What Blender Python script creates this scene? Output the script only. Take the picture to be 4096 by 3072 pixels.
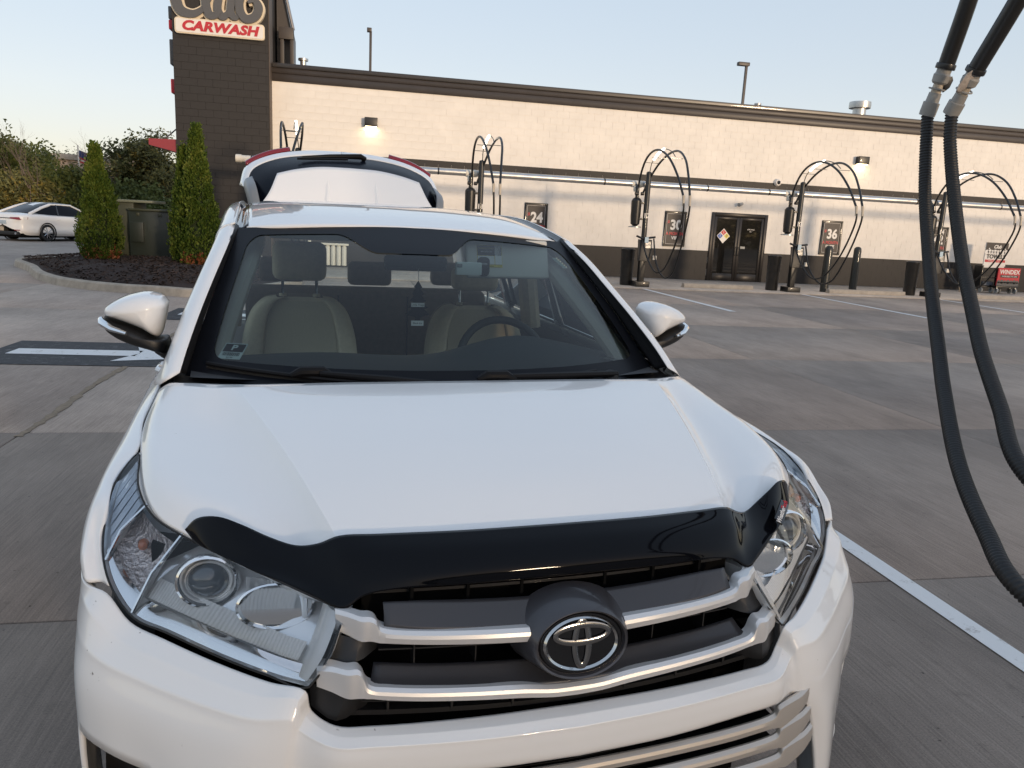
import bpy, bmesh, math, random
from mathutils import Vector, Matrix, noise
random.seed(7)
for o in list(bpy.data.objects): bpy.data.objects.remove(o)
scene = bpy.context.scene
COL = scene.collection
PI = math.pi
def R(a): return math.radians(a)

# ------------------------------------------------------------------ camera
# world: X along the car wash wall, Y towards it, Z up; camera over the origin
FPX, PITCH, ROLL, YC, YW, CAMZ = 3076.0, 0.203452, 0.0509706, 0.318314, 0.205544, 1.62
def _basis():
    cp, sp, cr, sr = math.cos(PITCH), math.sin(PITCH), math.cos(ROLL), math.sin(ROLL)
    fwd = Vector((0, cp, -sp)); r0 = Vector((1, 0, 0)); u0 = Vector((0, sp, cp))
    right = cr*r0 + sr*u0; up = -sr*r0 + cr*u0
    rot = Matrix.Rotation(-YW, 3, 'Z')
    return rot @ right, rot @ up, rot @ fwd
RIGHT, UP, FWD = _basis()
def ray(px, py): return (RIGHT*((px-2048)/FPX) - UP*((py-1536)/FPX) + FWD)
CAMP = Vector((0, 0, CAMZ))
def on_z(px, py, z=0.0):
    q = ray(px, py); return CAMP + q*((z-CAMZ)/q.z)
def on_y(px, py, y):
    q = ray(px, py); return CAMP + q*(y/q.y)
def at_t(px, py, t): return CAMP + ray(px, py).normalized()*t
cam_d = bpy.data.cameras.new('camera'); cam = bpy.data.objects.new('camera', cam_d); COL.objects.link(cam)
m = Matrix((RIGHT, UP, -FWD)).transposed().to_4x4(); m.translation = CAMP
cam.matrix_world = m
cam_d.sensor_fit = 'HORIZONTAL'; cam_d.sensor_width = 36.0
cam_d.lens = 36.0*FPX/4096.0
cam_d.clip_start = 0.05; cam_d.clip_end = 3000
scene.camera = cam

# ------------------------------------------------------------------ light
SUN_EL, SUN_AZ = R(4.0), math.atan2(-3.3, 1.45)     # direction towards the sun, low behind the camera
world = bpy.data.worlds.new('World'); scene.world = world; world.use_nodes = True
wn = world.node_tree; bg = wn.nodes['Background']
sky = wn.nodes.new('ShaderNodeTexSky'); sky.sky_type = 'NISHITA'; sky.sun_disc = False
sky.sun_elevation = R(7.0); sky.sun_rotation = PI/2 - SUN_AZ
sky.air_density = 1.0; sky.dust_density = 0.8; sky.ozone_density = 1.7; sky.altitude = 150
gm = wn.nodes.new('ShaderNodeGamma'); gm.inputs['Gamma'].default_value = 0.22      # hazy evening air evens the sky out
wn.links.new(sky.outputs[0], gm.inputs['Color']); hs = wn.nodes.new('ShaderNodeHueSaturation'); hs.inputs['Saturation'].default_value = 1.9; wn.links.new(gm.outputs[0], hs.inputs['Color']); tn = wn.nodes.new('ShaderNodeMix'); tn.data_type = 'RGBA'; tn.blend_type = 'MULTIPLY'; tn.inputs[0].default_value = 1.0; tn.inputs[7].default_value = (.93, .864, .888, 1); wn.links.new(hs.outputs[0], tn.inputs[6]); wn.links.new(tn.outputs[2], bg.inputs[0]); bg.inputs[1].default_value = 0.15
sun_d = bpy.data.lights.new('sun', 'SUN'); sun_d.energy = 0.52; sun_d.angle = R(5); sun_d.color = (1.0, 0.76, 0.52)
sun = bpy.data.objects.new('sun', sun_d); COL.objects.link(sun)
sv = Vector((math.cos(SUN_AZ)*math.cos(SUN_EL), math.sin(SUN_AZ)*math.cos(SUN_EL), math.sin(SUN_EL)))
sun.rotation_euler = sv.to_track_quat('Z', 'Y').to_euler(); sun.location = sv*50
vs = scene.view_settings
vs.view_transform = 'Standard'; vs.look = 'None'; vs.gamma = 1.0; vs.use_curve_mapping = False; vs.exposure = 2.3
scene.render.engine = 'CYCLES'

# ------------------------------------------------------------------ helpers
def tag(o, label=None, cat=None, group=None, kind=None):
    if label: o['label'] = label
    if cat: o['category'] = cat
    if group: o['group'] = group
    if kind: o['kind'] = kind
    return o
def empty(name, loc=(0, 0, 0), rz=0.0, parent=None):
    o = bpy.data.objects.new(name, None); COL.objects.link(o); o.location = loc; o.rotation_euler = (0, 0, rz)
    o.empty_display_size = 0.1
    if parent: o.parent = parent
    return o
def link(name, me, mat, parent=None, loc=None, rot=None):
    o = bpy.data.objects.new(name, me); COL.objects.link(o)
    if mat is not None and not me.materials:
        for mm in (mat if isinstance(mat, (list, tuple)) else [mat]): me.materials.append(mm)
    if parent: o.parent = parent
    if loc is not None: o.location = loc
    if rot is not None: o.rotation_euler = rot
    return o
def mk(name, verts, faces, smooth=True, sharp=32, midx=None):
    me = bpy.data.meshes.new(name); me.from_pydata([tuple(v) for v in verts], [], faces); me.update()
    if midx:
        me.polygons.foreach_set('material_index', midx)
    if smooth:
        me.polygons.foreach_set('use_smooth', [True]*len(me.polygons))
        me.set_sharp_from_angle(angle=R(sharp))
    return me
class MB:
    """collects pieces of ONE part"""
    def __init__(s): s.v = []; s.f = []
    def add(s, v, f):
        n = len(s.v); s.v += [tuple(p) for p in v]; s.f += [tuple(i+n for i in q) for q in f]; return s
    def box(s, x0, x1, y0, y1, z0, z1):
        v = [(x0,y0,z0),(x1,y0,z0),(x1,y1,z0),(x0,y1,z0),(x0,y0,z1),(x1,y0,z1),(x1,y1,z1),(x0,y1,z1)]
        return s.add(v, [(0,3,2,1),(4,5,6,7),(0,1,5,4),(1,2,6,5),(2,3,7,6),(3,0,4,7)])
    def tube(s, path, r, seg=12, cap=True, closed=False): return s.add(*tube(path, r, seg, cap, closed))
    def lathe(s, prof, seg=20, c=(0,0,0), axis='z', cap=True):
        v, f = lathe(prof, seg, c, axis); return s.add(v, f if cap else f[:-2])
    def build(s, name, mat, parent=None, bevel=0, smooth=True, sharp=32, loc=None, rot=None, segs=2, flip=False):
        me = mk(name, s.v, s.f, smooth, sharp)
        bm = bmesh.new(); bm.from_mesh(me)
        bmesh.ops.remove_doubles(bm, verts=bm.verts, dist=1e-6)
        if bevel:
            ed = [e for e in bm.edges if len(e.link_faces) == 2 and e.calc_face_angle(0) > R(30)]
            bmesh.ops.bevel(bm, geom=ed, offset=bevel, segments=segs, profile=0.6, affect='EDGES', clamp_overlap=True)
        bmesh.ops.recalc_face_normals(bm, faces=bm.faces)
        bm.to_mesh(me); bm.free()
        if smooth:
            me.polygons.foreach_set('use_smooth', [True]*len(me.polygons)); me.set_sharp_from_angle(angle=R(sharp if not bevel else 50))
        return link(name, me, mat, parent, loc, rot)
def tube(path, r, seg=12, cap=True, closed=False):
    P = [Vector(p) for p in path]; n = len(P); rr = r if isinstance(r, (list, tuple)) else [r]*n
    v = []; f = []; up = None
    for i in range(n):
        if closed: t = P[(i+1) % n]-P[i-1]
        else: t = P[min(i+1, n-1)]-P[max(i-1, 0)]
        if t.length < 1e-9: t = Vector((0, 0, 1))
        t.normalize()
        if up is None:
            up = Vector((0, 0, 1)) if abs(t.z) < 0.9 else Vector((1, 0, 0))
        up = (up - t*up.dot(t)); up.normalize(); sd = t.cross(up)
        for k in range(seg):
            a = 2*PI*k/seg; v.append(P[i] + (up*math.cos(a) + sd*math.sin(a))*rr[i])
    m = n if closed else n-1
    for i in range(m):
        for k in range(seg):
            a = i*seg+k; b = i*seg+(k+1) % seg; c = ((i+1) % n)*seg+(k+1) % seg; d = ((i+1) % n)*seg+k
            f.append((a, b, c, d))
    if cap and not closed:
        f.append(tuple(range(seg))[::-1]); f.append(tuple((n-1)*seg+k for k in range(seg)))
    return v, f
def lathe(prof, seg=20, c=(0, 0, 0), axis='z'):
    v = []; f = []
    for (r, h) in prof:
        for k in range(seg):
            a = 2*PI*k/seg; x, y = r*math.cos(a), r*math.sin(a)
            p = {'z': (x, y, h), 'y': (x, h, y), 'x': (h, x, y)}[axis]
            v.append((p[0]+c[0], p[1]+c[1], p[2]+c[2]))
    for i in range(len(prof)-1):
        for k in range(seg):
            f.append((i*seg+k, i*seg+(k+1) % seg, (i+1)*seg+(k+1) % seg, (i+1)*seg+k))
    f.append(tuple(range(seg))[::-1]); f.append(tuple((len(prof)-1)*seg+k for k in range(seg)))
    return v, f
def crom(pts, n):
    """Catmull-Rom through pts, n steps per span"""
    P = [Vector(p) for p in pts]
    if len(P) == 2: return [P[0].lerp(P[1], i/n) for i in range(n+1)]
    P = [P[0]*2-P[1]] + P + [P[-1]*2-P[-2]]
    out = []
    for i in range(1, len(P)-2):
        a, b, c, d = P[i-1], P[i], P[i+1], P[i+2]
        # centripetal-ish tension limits overshoot on uneven spans
        l1, l2, l3 = max((b-a).length, 1e-6)**.5, max((c-b).length, 1e-6)**.5, max((d-c).length, 1e-6)**.5
        m1 = ((b-a)/l1 - (c-a)/(l1+l2) + (c-b)/l2)*l2
        m2 = ((c-b)/l2 - (d-b)/(l2+l3) + (d-c)/l3)*l2
        for k in range(n):
            t = k/n; t2 = t*t; t3 = t2*t
            out.append(b*(2*t3-3*t2+1) + m1*(t3-2*t2+t) + c*(-2*t3+3*t2) + m2*(t3-t2))
    out.append(P[-2]); return out
def loft(rows, nu=6, nv=6, skip=()):
    """smooth grid through rows of control points; skip = set of (row,col) control cells left open"""
    rr = [crom(r, nu) for r in rows]; W = len(rr[0])
    cols = [crom([r[j] for r in rr], nv) for j in range(W)]; Hn = len(cols[0])
    v = [cols[j][i] for i in range(Hn) for j in range(W)]
    f = []
    for i in range(Hn-1):
        for j in range(W-1):
            if (i//nv, j//nu) in skip: continue
            f.append((i*W+j, i*W+j+1, (i+1)*W+j+1, (i+1)*W+j))
    return v, f
def mirx(v): return [Vector((-p[0], p[1], p[2])) for p in v]
def flipf(f): return [tuple(reversed(q)) for q in f]
def surf(name, v, f, mat, parent, thick=0.0, sharp=40, both=False, flip=False):
    """lofted sheet -> object; both=True adds its mirror image into the same mesh"""
    if flip: f = flipf(f)
    if both:
        n = len(v); v = list(v)+mirx(v); f = list(f)+[tuple(i+n for i in q) for q in flipf(f)]
    me = mk(name, v, f)
    bm = bmesh.new(); bm.from_mesh(me); bmesh.ops.remove_doubles(bm, verts=bm.verts, dist=2e-4)
    loose = [x for x in bm.verts if not x.link_faces]; bmesh.ops.delete(bm, geom=loose, context='VERTS')
    bmesh.ops.recalc_face_normals(bm, faces=bm.faces)
    bm.to_mesh(me); bm.free()
    me.polygons.foreach_set('use_smooth', [True]*len(me.polygons)); me.set_sharp_from_angle(angle=R(sharp))
    o = link(name, me, mat, parent)
    if thick:
        md = o.modifiers.new('thick', 'SOLIDIFY'); md.thickness = abs(thick); md.offset = -1 if thick > 0 else 1
    return o
def prism(poly, y0, y1, fn=None):
    """front outline (x,z) extruded along y"""
    n = len(poly); fn = fn or (lambda x, z, y: (x, y, z))
    v = [fn(x, z, y0) for x, z in poly]+[fn(x, z, y1) for x, z in poly]
    f = [tuple(range(n))[::-1], tuple(range(n, 2*n))]+[(i, (i+1) % n, (i+1) % n+n, i+n) for i in range(n)]
    return v, f
def text(s, size, mat, parent, loc, rot=(PI/2, 0, 0), ext=0.002, align='CENTER', shear=0.0, off=0.0, name='lettering', sx=1.0, space=1.0, bevel=0.0):
    c = bpy.data.curves.new(name, 'FONT'); c.body = s; c.size = size; c.extrude = ext; c.align_x = align; c.align_y = 'CENTER'
    c.shear = shear; c.offset = off; c.space_character = space; c.resolution_u = 3; c.bevel_depth = bevel
    t = bpy.data.objects.new(name, c); COL.objects.link(t)
    dg = bpy.context.evaluated_depsgraph_get(); me = bpy.data.meshes.new_from_object(t.evaluated_get(dg))
    bpy.data.objects.remove(t); bpy.data.curves.remove(c)
    if sx != 1.0: me.transform(Matrix.Diagonal((sx, 1, 1, 1)))
    me.name = name; me.materials.clear()
    return link(name, me, mat, parent, loc, rot)

# ------------------------------------------------------------------ materials
def mat(name, col, rough=0.5, metal=0.0, coat=0.0, spec=0.5, var=0.0, vscale=4.0, bump=0.0, bscale=60.0, emit=None, estr=0.0, aniso=None, coat_rough=0.03):
    M_ = bpy.data.materials.new(name); M_.use_nodes = True; nt = M_.node_tree; b = nt.nodes['Principled BSDF']
    b.inputs['Base Color'].default_value = (*col, 1); b.inputs['Roughness'].default_value = rough; b.inputs['Metallic'].default_value = metal
    b.inputs['Coat Weight'].default_value = coat; b.inputs['Coat Roughness'].default_value = coat_rough; b.inputs['Specular IOR Level'].default_value = spec
    if emit: b.inputs['Emission Color'].default_value = (*emit, 1); b.inputs['Emission Strength'].default_value = estr
    tc = None
    if var or bump:
        tc = nt.nodes.new('ShaderNodeTexCoord')
        mp = nt.nodes.new('ShaderNodeMapping'); nt.links.new(tc.outputs['Object'], mp.inputs[0])
        if aniso: mp.inputs['Scale'].default_value = aniso
    if var:
        n = nt.nodes.new('ShaderNodeTexNoise'); n.inputs['Scale'].default_value = vscale; n.inputs['Detail'].default_value = 7; n.inputs['Roughness'].default_value = .65
        nt.links.new(mp.outputs[0], n.inputs['Vector'])
        r = nt.nodes.new('ShaderNodeValToRGB'); r.color_ramp.elements[0].position = .3; r.color_ramp.elements[1].position = .72
        r.color_ramp.elements[0].color = (*[max(0, c*(1-var)) for c in col], 1); r.color_ramp.elements[1].color = (*[min(1, c*(1+var)) for c in col], 1)
        nt.links.new(n.outputs['Fac'], r.inputs[0]); nt.links.new(r.outputs[0], b.inputs['Base Color'])
    if bump:
        n2 = nt.nodes.new('ShaderNodeTexNoise'); n2.inputs['Scale'].default_value = bscale; n2.inputs['Detail'].default_value = 4
        nt.links.new(mp.outputs[0], n2.inputs['Vector'])
        bp = nt.nodes.new('ShaderNodeBump'); bp.inputs['Strength'].default_value = bump; bp.inputs['Distance'].default_value = .01
        nt.links.new(n2.outputs['Fac'], bp.inputs['Height']); nt.links.new(bp.outputs[0], b.inputs['Normal'])
    return M_
def thin_glass(name, tint, refl=1.0, ior=1.5, rough=0.0):
    M_ = bpy.data.materials.new(name); M_.use_nodes = True; nt = M_.node_tree; nt.nodes.clear()
    out = nt.nodes.new('ShaderNodeOutputMaterial'); mx = nt.nodes.new('ShaderNodeMixShader')
    tr = nt.nodes.new('ShaderNodeBsdfTransparent'); tr.inputs[0].default_value = (*tint, 1)
    gl = nt.nodes.new('ShaderNodeBsdfGlossy'); gl.inputs['Roughness'].default_value = rough; gl.inputs['Color'].default_value = (refl, refl, refl, 1)
    fr = nt.nodes.new('ShaderNodeFresnel'); fr.inputs['IOR'].default_value = ior
    nt.links.new(fr.outputs[0], mx.inputs[0]); nt.links.new(tr.outputs[0], mx.inputs[1]); nt.links.new(gl.outputs[0], mx.inputs[2]); nt.links.new(mx.outputs[0], out.inputs[0])
    return M_
M = {}
M['white_paint'] = mat('pearl_white_paint', (.85, .84, .825), .28, coat=1.0, spec=.5)
M['black_plastic'] = mat('black_plastic', (.011, .011, .012), .45, bump=.05, bscale=400)
M['gloss_black'] = mat('gloss_black', (.006, .006, .007), .08, coat=.6)
M['deflector'] = mat('smoked_acrylic', (.003, .0034, .005), .05, spec=.16)
M['silver'] = mat('satin_silver', (.72, .715, .71), .36, metal=.45, coat=.15)
M['gunmetal'] = mat('gunmetal_plastic', (.050, .049, .053), .38, metal=.3, coat=.2)
M['chrome'] = mat('chrome', (.86, .87, .88), .06, metal=1.0)
M['soft_chrome'] = mat('soft_chrome', (.62, .63, .64), .2, metal=1.0)
M['rubber'] = mat('black_rubber', (.014, .014, .014), .7)
M['tyre'] = mat('tyre_rubber', (.02, .02, .02), .8, bump=.2, bscale=120)
M['void'] = mat('dark_void', (.004, .004, .004), .9, spec=.1)
M['lens'] = thin_glass('clear_lens', (.97, .98, .985), .9, 1.42)
M['windshield'] = thin_glass('tinted_windshield', (.80, .91, .89), .8, 1.5)
M['side_glass'] = thin_glass('tinted_side_glass', (.84, .91, .88), .5, 1.45)
M['dark_glass'] = mat('privacy_glass', (.006, .008, .014), .06, spec=.12)
M['privacy'] = thin_glass('privacy_side_glass', (.30, .32, .31), .5, 1.45)
M['frit'] = mat('black_frit', (.006, .007, .010), .35, spec=.12)
M['red_lens'] = mat('red_lens', (.20, .004, .010), .12, coat=.5)
M['amber'] = mat('amber_bulb', (.50, .16, .07), .2, coat=.8)
# ================================================================== ground
def ground_material(name, base, warm, slab=False):
    M_ = bpy.data.materials.new(name); M_.use_nodes = True; nt = M_.node_tree; L = nt.links.new; N = nt.nodes.new
    b = nt.nodes['Principled BSDF']; b.inputs['Roughness'].default_value = .82; b.inputs['Specular IOR Level'].default_value = .35
    g = N('ShaderNodeNewGeometry')
    def nz(scale, detail, sc=(1, 1, 1), rz=0, rough=.6):
        mp = N('ShaderNodeMapping'); mp.inputs['Scale'].default_value = sc; mp.inputs['Rotation'].default_value = (0, 0, rz)
        L(g.outputs['Position'], mp.inputs[0]); n = N('ShaderNodeTexNoise'); n.inputs['Scale'].default_value = scale
        n.inputs['Detail'].default_value = detail; n.inputs['Roughness'].default_value = rough; L(mp.outputs[0], n.inputs['Vector']); return n
    big = nz(.22, 5); mid = nz(2.2, 8, (1, .6, 1), .5, .7); brush = nz(90, 3, (1, .03, 1), -1.15); fine = nz(160, 2); stain = nz(.8, 9, (1, .35, 1), 1.2, .72); spots = nz(26, 2); crackn = nz(7, 6)
    r1 = N('ShaderNodeValToRGB'); r1.color_ramp.elements[0].position = .35; r1.color_ramp.elements[1].position = .7
    r1.color_ramp.elements[0].color = (*base, 1); r1.color_ramp.elements[1].color = (*warm, 1); L(big.outputs[0], r1.inputs[0])
    def mul(c, n, lo, hi, p0=.3, p1=.7):
        r = N('ShaderNodeMapRange'); r.inputs[1].default_value = p0; r.inputs[2].default_value = p1; r.inputs[3].default_value = lo; r.inputs[4].default_value = hi
        L(n.outputs[0], r.inputs[0]); mx = N('ShaderNodeMix'); mx.data_type = 'RGBA'; mx.blend_type = 'MULTIPLY'; mx.inputs[0].default_value = 1
        L(c, mx.inputs[6]); L(r.outputs[0], mx.inputs[7]); return mx.outputs[2]
    c = mul(r1.outputs[0], mid, .87, 1.09); c = mul(c, brush, .82, 1.15); c = mul(c, fine, .80, 1.16); c = mul(c, stain, .80, 1.04, .36, .56); c = mul(c, spots, 1.0, .45, .70, .76); c = mul(c, crackn, 1.0, .8, .62, .72)
    if slab:
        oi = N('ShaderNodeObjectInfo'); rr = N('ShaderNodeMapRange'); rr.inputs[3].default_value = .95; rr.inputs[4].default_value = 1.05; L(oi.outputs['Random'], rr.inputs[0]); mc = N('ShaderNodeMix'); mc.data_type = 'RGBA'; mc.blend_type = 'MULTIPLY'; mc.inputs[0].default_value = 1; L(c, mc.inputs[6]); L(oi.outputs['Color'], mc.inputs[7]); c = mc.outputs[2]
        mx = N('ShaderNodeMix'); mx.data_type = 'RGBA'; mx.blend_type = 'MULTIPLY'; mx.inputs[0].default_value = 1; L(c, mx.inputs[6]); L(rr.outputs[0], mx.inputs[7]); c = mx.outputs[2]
    L(c, b.inputs['Base Color'])
    bp = N('ShaderNodeBump'); bp.inputs['Strength'].default_value = .5; bp.inputs['Distance'].default_value = .004
    L(brush.outputs[0], bp.inputs['Height']); L(bp.outputs[0], b.inputs['Normal'])
    return M_
M['concrete'] = ground_material('brushed_concrete', (.31, .252, .212), (.46, .372, .305), slab=True)
M['far_ground'] = ground_material('far_concrete', (.29, .25, .22), (.42, .36, .31))
M['walk'] = ground_material('pale_concrete', (.42, .37, .32), (.54, .47, .40))
M['paint_line'] = mat('worn_white_road_paint', (.76, .755, .74), .7, var=.14, vscale=14, bump=.2, bscale=120)
def worn(name, col, under, p0, p1):
    M_ = mat(name, col, .75, bump=.25, bscale=150); nt = M_.node_tree; b = nt.nodes['Principled BSDF']; L = nt.links.new; g_ = nt.nodes.new('ShaderNodeNewGeometry')
    n = nt.nodes.new('ShaderNodeTexNoise'); n.inputs['Scale'].default_value = 9; n.inputs['Detail'].default_value = 12; n.inputs['Roughness'].default_value = .78; L(g_.outputs['Position'], n.inputs[0])
    r = nt.nodes.new('ShaderNodeMapRange'); r.inputs[1].default_value = p0; r.inputs[2].default_value = p1; L(n.outputs[0], r.inputs[0])
    mx = nt.nodes.new('ShaderNodeMix'); mx.data_type = 'RGBA'; mx.inputs[6].default_value = (*col, 1); mx.inputs[7].default_value = (*under, 1); L(r.outputs[0], mx.inputs[0]); L(mx.outputs[2], b.inputs['Base Color']); return M_
M['paint_line'] = worn('worn_white_road_paint', (.76, .755, .74), (.34, .30, .26), .56, .68)
M['paint_black'] = worn('worn_black_road_paint', (.032, .032, .035), (.20, .19, .19), .53, .72)
M['paint_black_plain'] = mat('black_road_paint', (.035, .035, .038), .75, var=.45, vscale=5, bump=.2, bscale=120)
M['joint'] = mat('joint_sealant', (.25, .19, .13), .85, var=.3, vscale=20, bump=.4, bscale=60)
M['kerb'] = mat('kerb_concrete', (.40, .34, .27), .8, var=.28, vscale=3.5, bump=.3, bscale=70)
M['mulch'] = mat('dark_mulch', (.028, .014, .010), .95, var=.7, vscale=25, bump=.8, bscale=60)

g = MB(); S = 600
g.add([(-S, -S, -.03), (S, -S, -.03), (S, S, -.03), (-S, S, -.03)], [(0, 1, 2, 3)])
gr = g.build('ground', M['far_ground'], smooth=False); tag(gr, kind='structure')
# concrete slabs with open joints, as the lot is cast
pav = MB(); pav.add([(-24, -8, -.012), (36, -8, -.012), (36, 40, -.012), (-24, 40, -.012)], [(0, 1, 2, 3)])
pave = pav.build('pavement', mat('joint_shadow', (.05, .042, .035), .9), smooth=False); tag(pave, kind='structure')
XJ = [-17.6, -13.8, -10.0, -6.15, -2.32, 1.45, 5.3, 9.2, 13.1, 17.0, 20.9, 24.8]
YJ = [-3.6, -.2, 3.07, 5.86, 9.45, 13.05, 17.0, 21.2]
for i in range(len(XJ)-1):
    for j in range(len(YJ)-1):
        w, h = (XJ[i+1]-XJ[i])/2-.005, (YJ[j+1]-YJ[j])/2-.005
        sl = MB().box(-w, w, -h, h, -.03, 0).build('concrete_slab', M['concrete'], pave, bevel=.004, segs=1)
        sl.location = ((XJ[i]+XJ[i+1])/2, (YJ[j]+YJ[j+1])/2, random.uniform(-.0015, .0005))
        t = .74 if (YJ[j] < 5 and XJ[i] < -2) else .80 if YJ[j] < 5 else 1.18 if XJ[i] < -2 else .92 if YJ[j] < 13 else 1.05       # slabs cast at different times; near-left tone also has the car's shade painted in
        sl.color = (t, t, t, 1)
out = MB()
for (x0, x1, y0, y1) in ((-24, XJ[0]-.005, -8, 40), (XJ[-1]+.005, 36, -8, 40), (XJ[0], XJ[-1], YJ[-1]+.005, 40), (XJ[0], XJ[-1], -8, YJ[0]-.005)):
    out.box(x0, x1, y0, y1, -.02, -.001)
o = out.build('road', M['far_ground'], smooth=False); tag(o, kind='structure')
# paler apron in front of the wall
ap = MB().box(-2.4, 34, 21.15, 25.88, -.01, .035).build('sidewalk', M['walk'], bevel=.01, segs=1); tag(ap, kind='structure')
# raised sealed joint running back from the car
def ribbon(pts, w, z, jit=0.0):
    v = []; f = []
    for i, (x, y) in enumerate(pts):
        a = Vector(pts[min(i+1, len(pts)-1)])-Vector(pts[max(i-1, 0)]); n = Vector((-a.y, a.x)).normalized()
        ww = w/2*(1+random.uniform(-jit, jit)); v += [(x+n.x*ww, y+n.y*ww, z), (x-n.x*ww, y-n.y*ww, z)]
    for i in range(len(pts)-1): f.append((2*i, 2*i+1, 2*i+3, 2*i+2))
    return v, f
sealpts = [(-2.32+.02*math.sin(y*2.3), y) for y in [5.75+i*.06 for i in range(170)]]
o = MB().add(*ribbon(sealpts, .06, .003, .5)).build('joint_sealant', M['joint'], pave, smooth=False)
# painted lines
M['paint_fg'] = M['paint_line']
def line(name, pts, w, label, z=.006):
    o = MB().add(*ribbon(pts, w, z)).build(name, M['paint_line'], smooth=False)
    tag(o, kind='structure'); return o
def seg(a, b, n=12): return [(a[0]+(b[0]-a[0])*i/n, a[1]+(b[1]-a[1])*i/n) for i in range(n+1)]
line('parking_line', seg((2.60, -3.0), (2.66, 5.6)), .11, '')
for (a, b) in (((3.3, 21.1), (3.25, 15.4)), ((8.17, 21.2), (8.13, 15.6)), ((13.25, 21.2), (12.9, 15.4)), ((17.95, 21.1), (17.5, 15.4)), ((22.8, 21.1), (22.4, 15.4)), ((-1.6, 21.1), (-1.65, 18.5))):
    line('parking_line', seg(a, b), .16, '')
# direction arrows on black paint
def arrow(cx, cy, rz):
    bgm = MB().add([(-1.15, -.72, 0), (1.95, -.72, 0), (1.95, .74, 0), (-1.15, .74, 0)], [(0, 1, 2, 3)]).build('arrow_background', M['paint_black'], smooth=False, loc=(cx, cy, .005), rot=(0, 0, rz)); tag(bgm, kind='structure')
    a = MB(); a.add([(-.95, -.15, 0), (.35, -.15, 0), (.35, .19, 0), (-.95, .19, 0)], [(0, 1, 2, 3)])
    a.add([(.2, -.47, 0), (1.7, .02, 0), (.2, .5, 0), (.36, .02, 0)], [(0, 1, 3), (1, 2, 3)])
    ao = a.build('direction_arrow', M['paint_line'], smooth=False, loc=(cx, cy, .009), rot=(0, 0, rz)); tag(ao, kind='structure')
arrow(-2.72, 9.12, R(-2)); arrow(-1.75, 12.75, R(-2))

# ================================================================== car wash building
M['cream'] = mat('cream_block_paint', (.78, .735, .675), .7, var=.07, vscale=1.2, bump=.12, bscale=45)
M['brown'] = mat('dark_brown_block_paint', (.0145, .012, .0115), .6, var=.12, vscale=1.5, bump=.12, bscale=45)
M['cornice'] = mat('dark_bronze_metal', (.055, .046, .042), .45, var=.1, vscale=2)
M['redtrim'] = mat('red_metal', (.26, .02, .03), .4, coat=.3)
M['steel'] = mat('galvanised_steel', (.55, .55, .54), .38, metal=.9, var=.1, vscale=8)
M['pvc'] = mat('white_pvc', (.72, .68, .60), .45, var=.06)
M['black_metal'] = mat('black_powder_coat', (.012, .0115, .011), .38, coat=.15, bump=.03, bscale=200)
M['grey_plastic'] = mat('grey_plastic', (.30, .30, .29), .5, var=.15, vscale=20)
M['sign_white'] = mat('sign_white', (.75, .72, .68), .5)
M['sign_red'] = mat('sign_red', (.48, .015, .03), .45)
M['sign_grey'] = mat('sign_charcoal', (.085, .085, .088), .4)
M['sign_cream'] = mat('sign_cream', (.72, .62, .47), .5)
M['poster'] = mat('poster_brown', (.035, .028, .027), .5, var=.1)
WY0 = 25.9; CH, BW = .2149, .430
bld = empty('car_wash_building', (0, 0, 0)); tag(bld, 'long cream and dark brown painted block car wash with square entrance tower', 'building')
WL, WRt = -2.58, 40.0
w = MB().box(WL, 12.30, WY0-.005, 34, 0, 5.6); w.box(14.42, WRt, WY0-.005, 34, 0, 5.6); w.box(12.30, 14.42, WY0-.005, 34, 2.42, 5.6)
w.box(12.30, 14.42, 27.2, 34, 0, 2.42)
w.build('wall', M['cream'], bld, smooth=False)
MB().box(WL, 12.27, WY0-.009, WY0+.05, 0, 5*CH).box(14.45, WRt, WY0-.009, WY0+.05, 0, 5*CH).build('wainscot', M['brown'], bld, smooth=False)
MB().box(WL, WRt, WY0-.009, WY0+.05, 15.5*CH, 16.5*CH).build('band', M['brown'], bld, smooth=False)
# blocks: the nearest 300 are pieces, the rest one joined part
def block_mesh(wd, name):
    b = MB().box(-wd/2, wd/2, -.012, .03, -CH/2+.003, CH/2-.003)
    me = mk(name, b.v, b.f, smooth=False); bm = bmesh.new(); bm.from_mesh(me)
    ed = [e for e in bm.edges if all(v.co.y < 0 for v in e.verts)]
    bmesh.ops.bevel(bm, geom=ed, offset=.003, segments=1, affect='EDGES'); bm.to_mesh(me); bm.free(); return me
cells = []
nrow = 26
for r in range(nrow):
    z = (r+.5)*CH
    if z > 5.58: continue
    is_b = (r < 5); band = (15.5*CH-.01 < z < 16.5*CH+.01) or r in (15, 16) and False
    x = WL + (BW/2 if r % 2 else 0)
    xs = []
    if r % 2: xs.append((WL, WL+BW/2))
    while x < WRt-.1: xs.append((x, min(x+BW, WRt))); x += BW
    for (a, b) in xs:
        if z < 2.42 and a < 14.44 and b > 12.28:
            if a < 12.28: b = 12.28
            elif b > 14.44: a = 14.44
            else: continue
            if b-a < .03: continue
        cells.append(('brown' if is_b else 'cream', (a+b)/2, WY0, z, b-a))
TX0, TX1, TY = -5.26, -2.60, 25.3
tw = MB().box(TX0, TX1, TY-.005, 31, 0, 9.2)
tw.build('tower_wall', M['brown'], bld, smooth=False)
for r in range(40):
    z = (r+.5)*CH
    x = TX0 + (0 if r % 2 else -BW/2)
    while x < TX1-.03:
        a, b = max(x, TX0), min(x+BW, TX1)
        if b-a > .04: cells.append(('brown', (a+b)/2, TY, z, b-a))
        x += BW
cells.sort(key=lambda c: (Vector((c[1], c[2], c[3]))-CAMP).length)
mcache = {}
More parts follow.
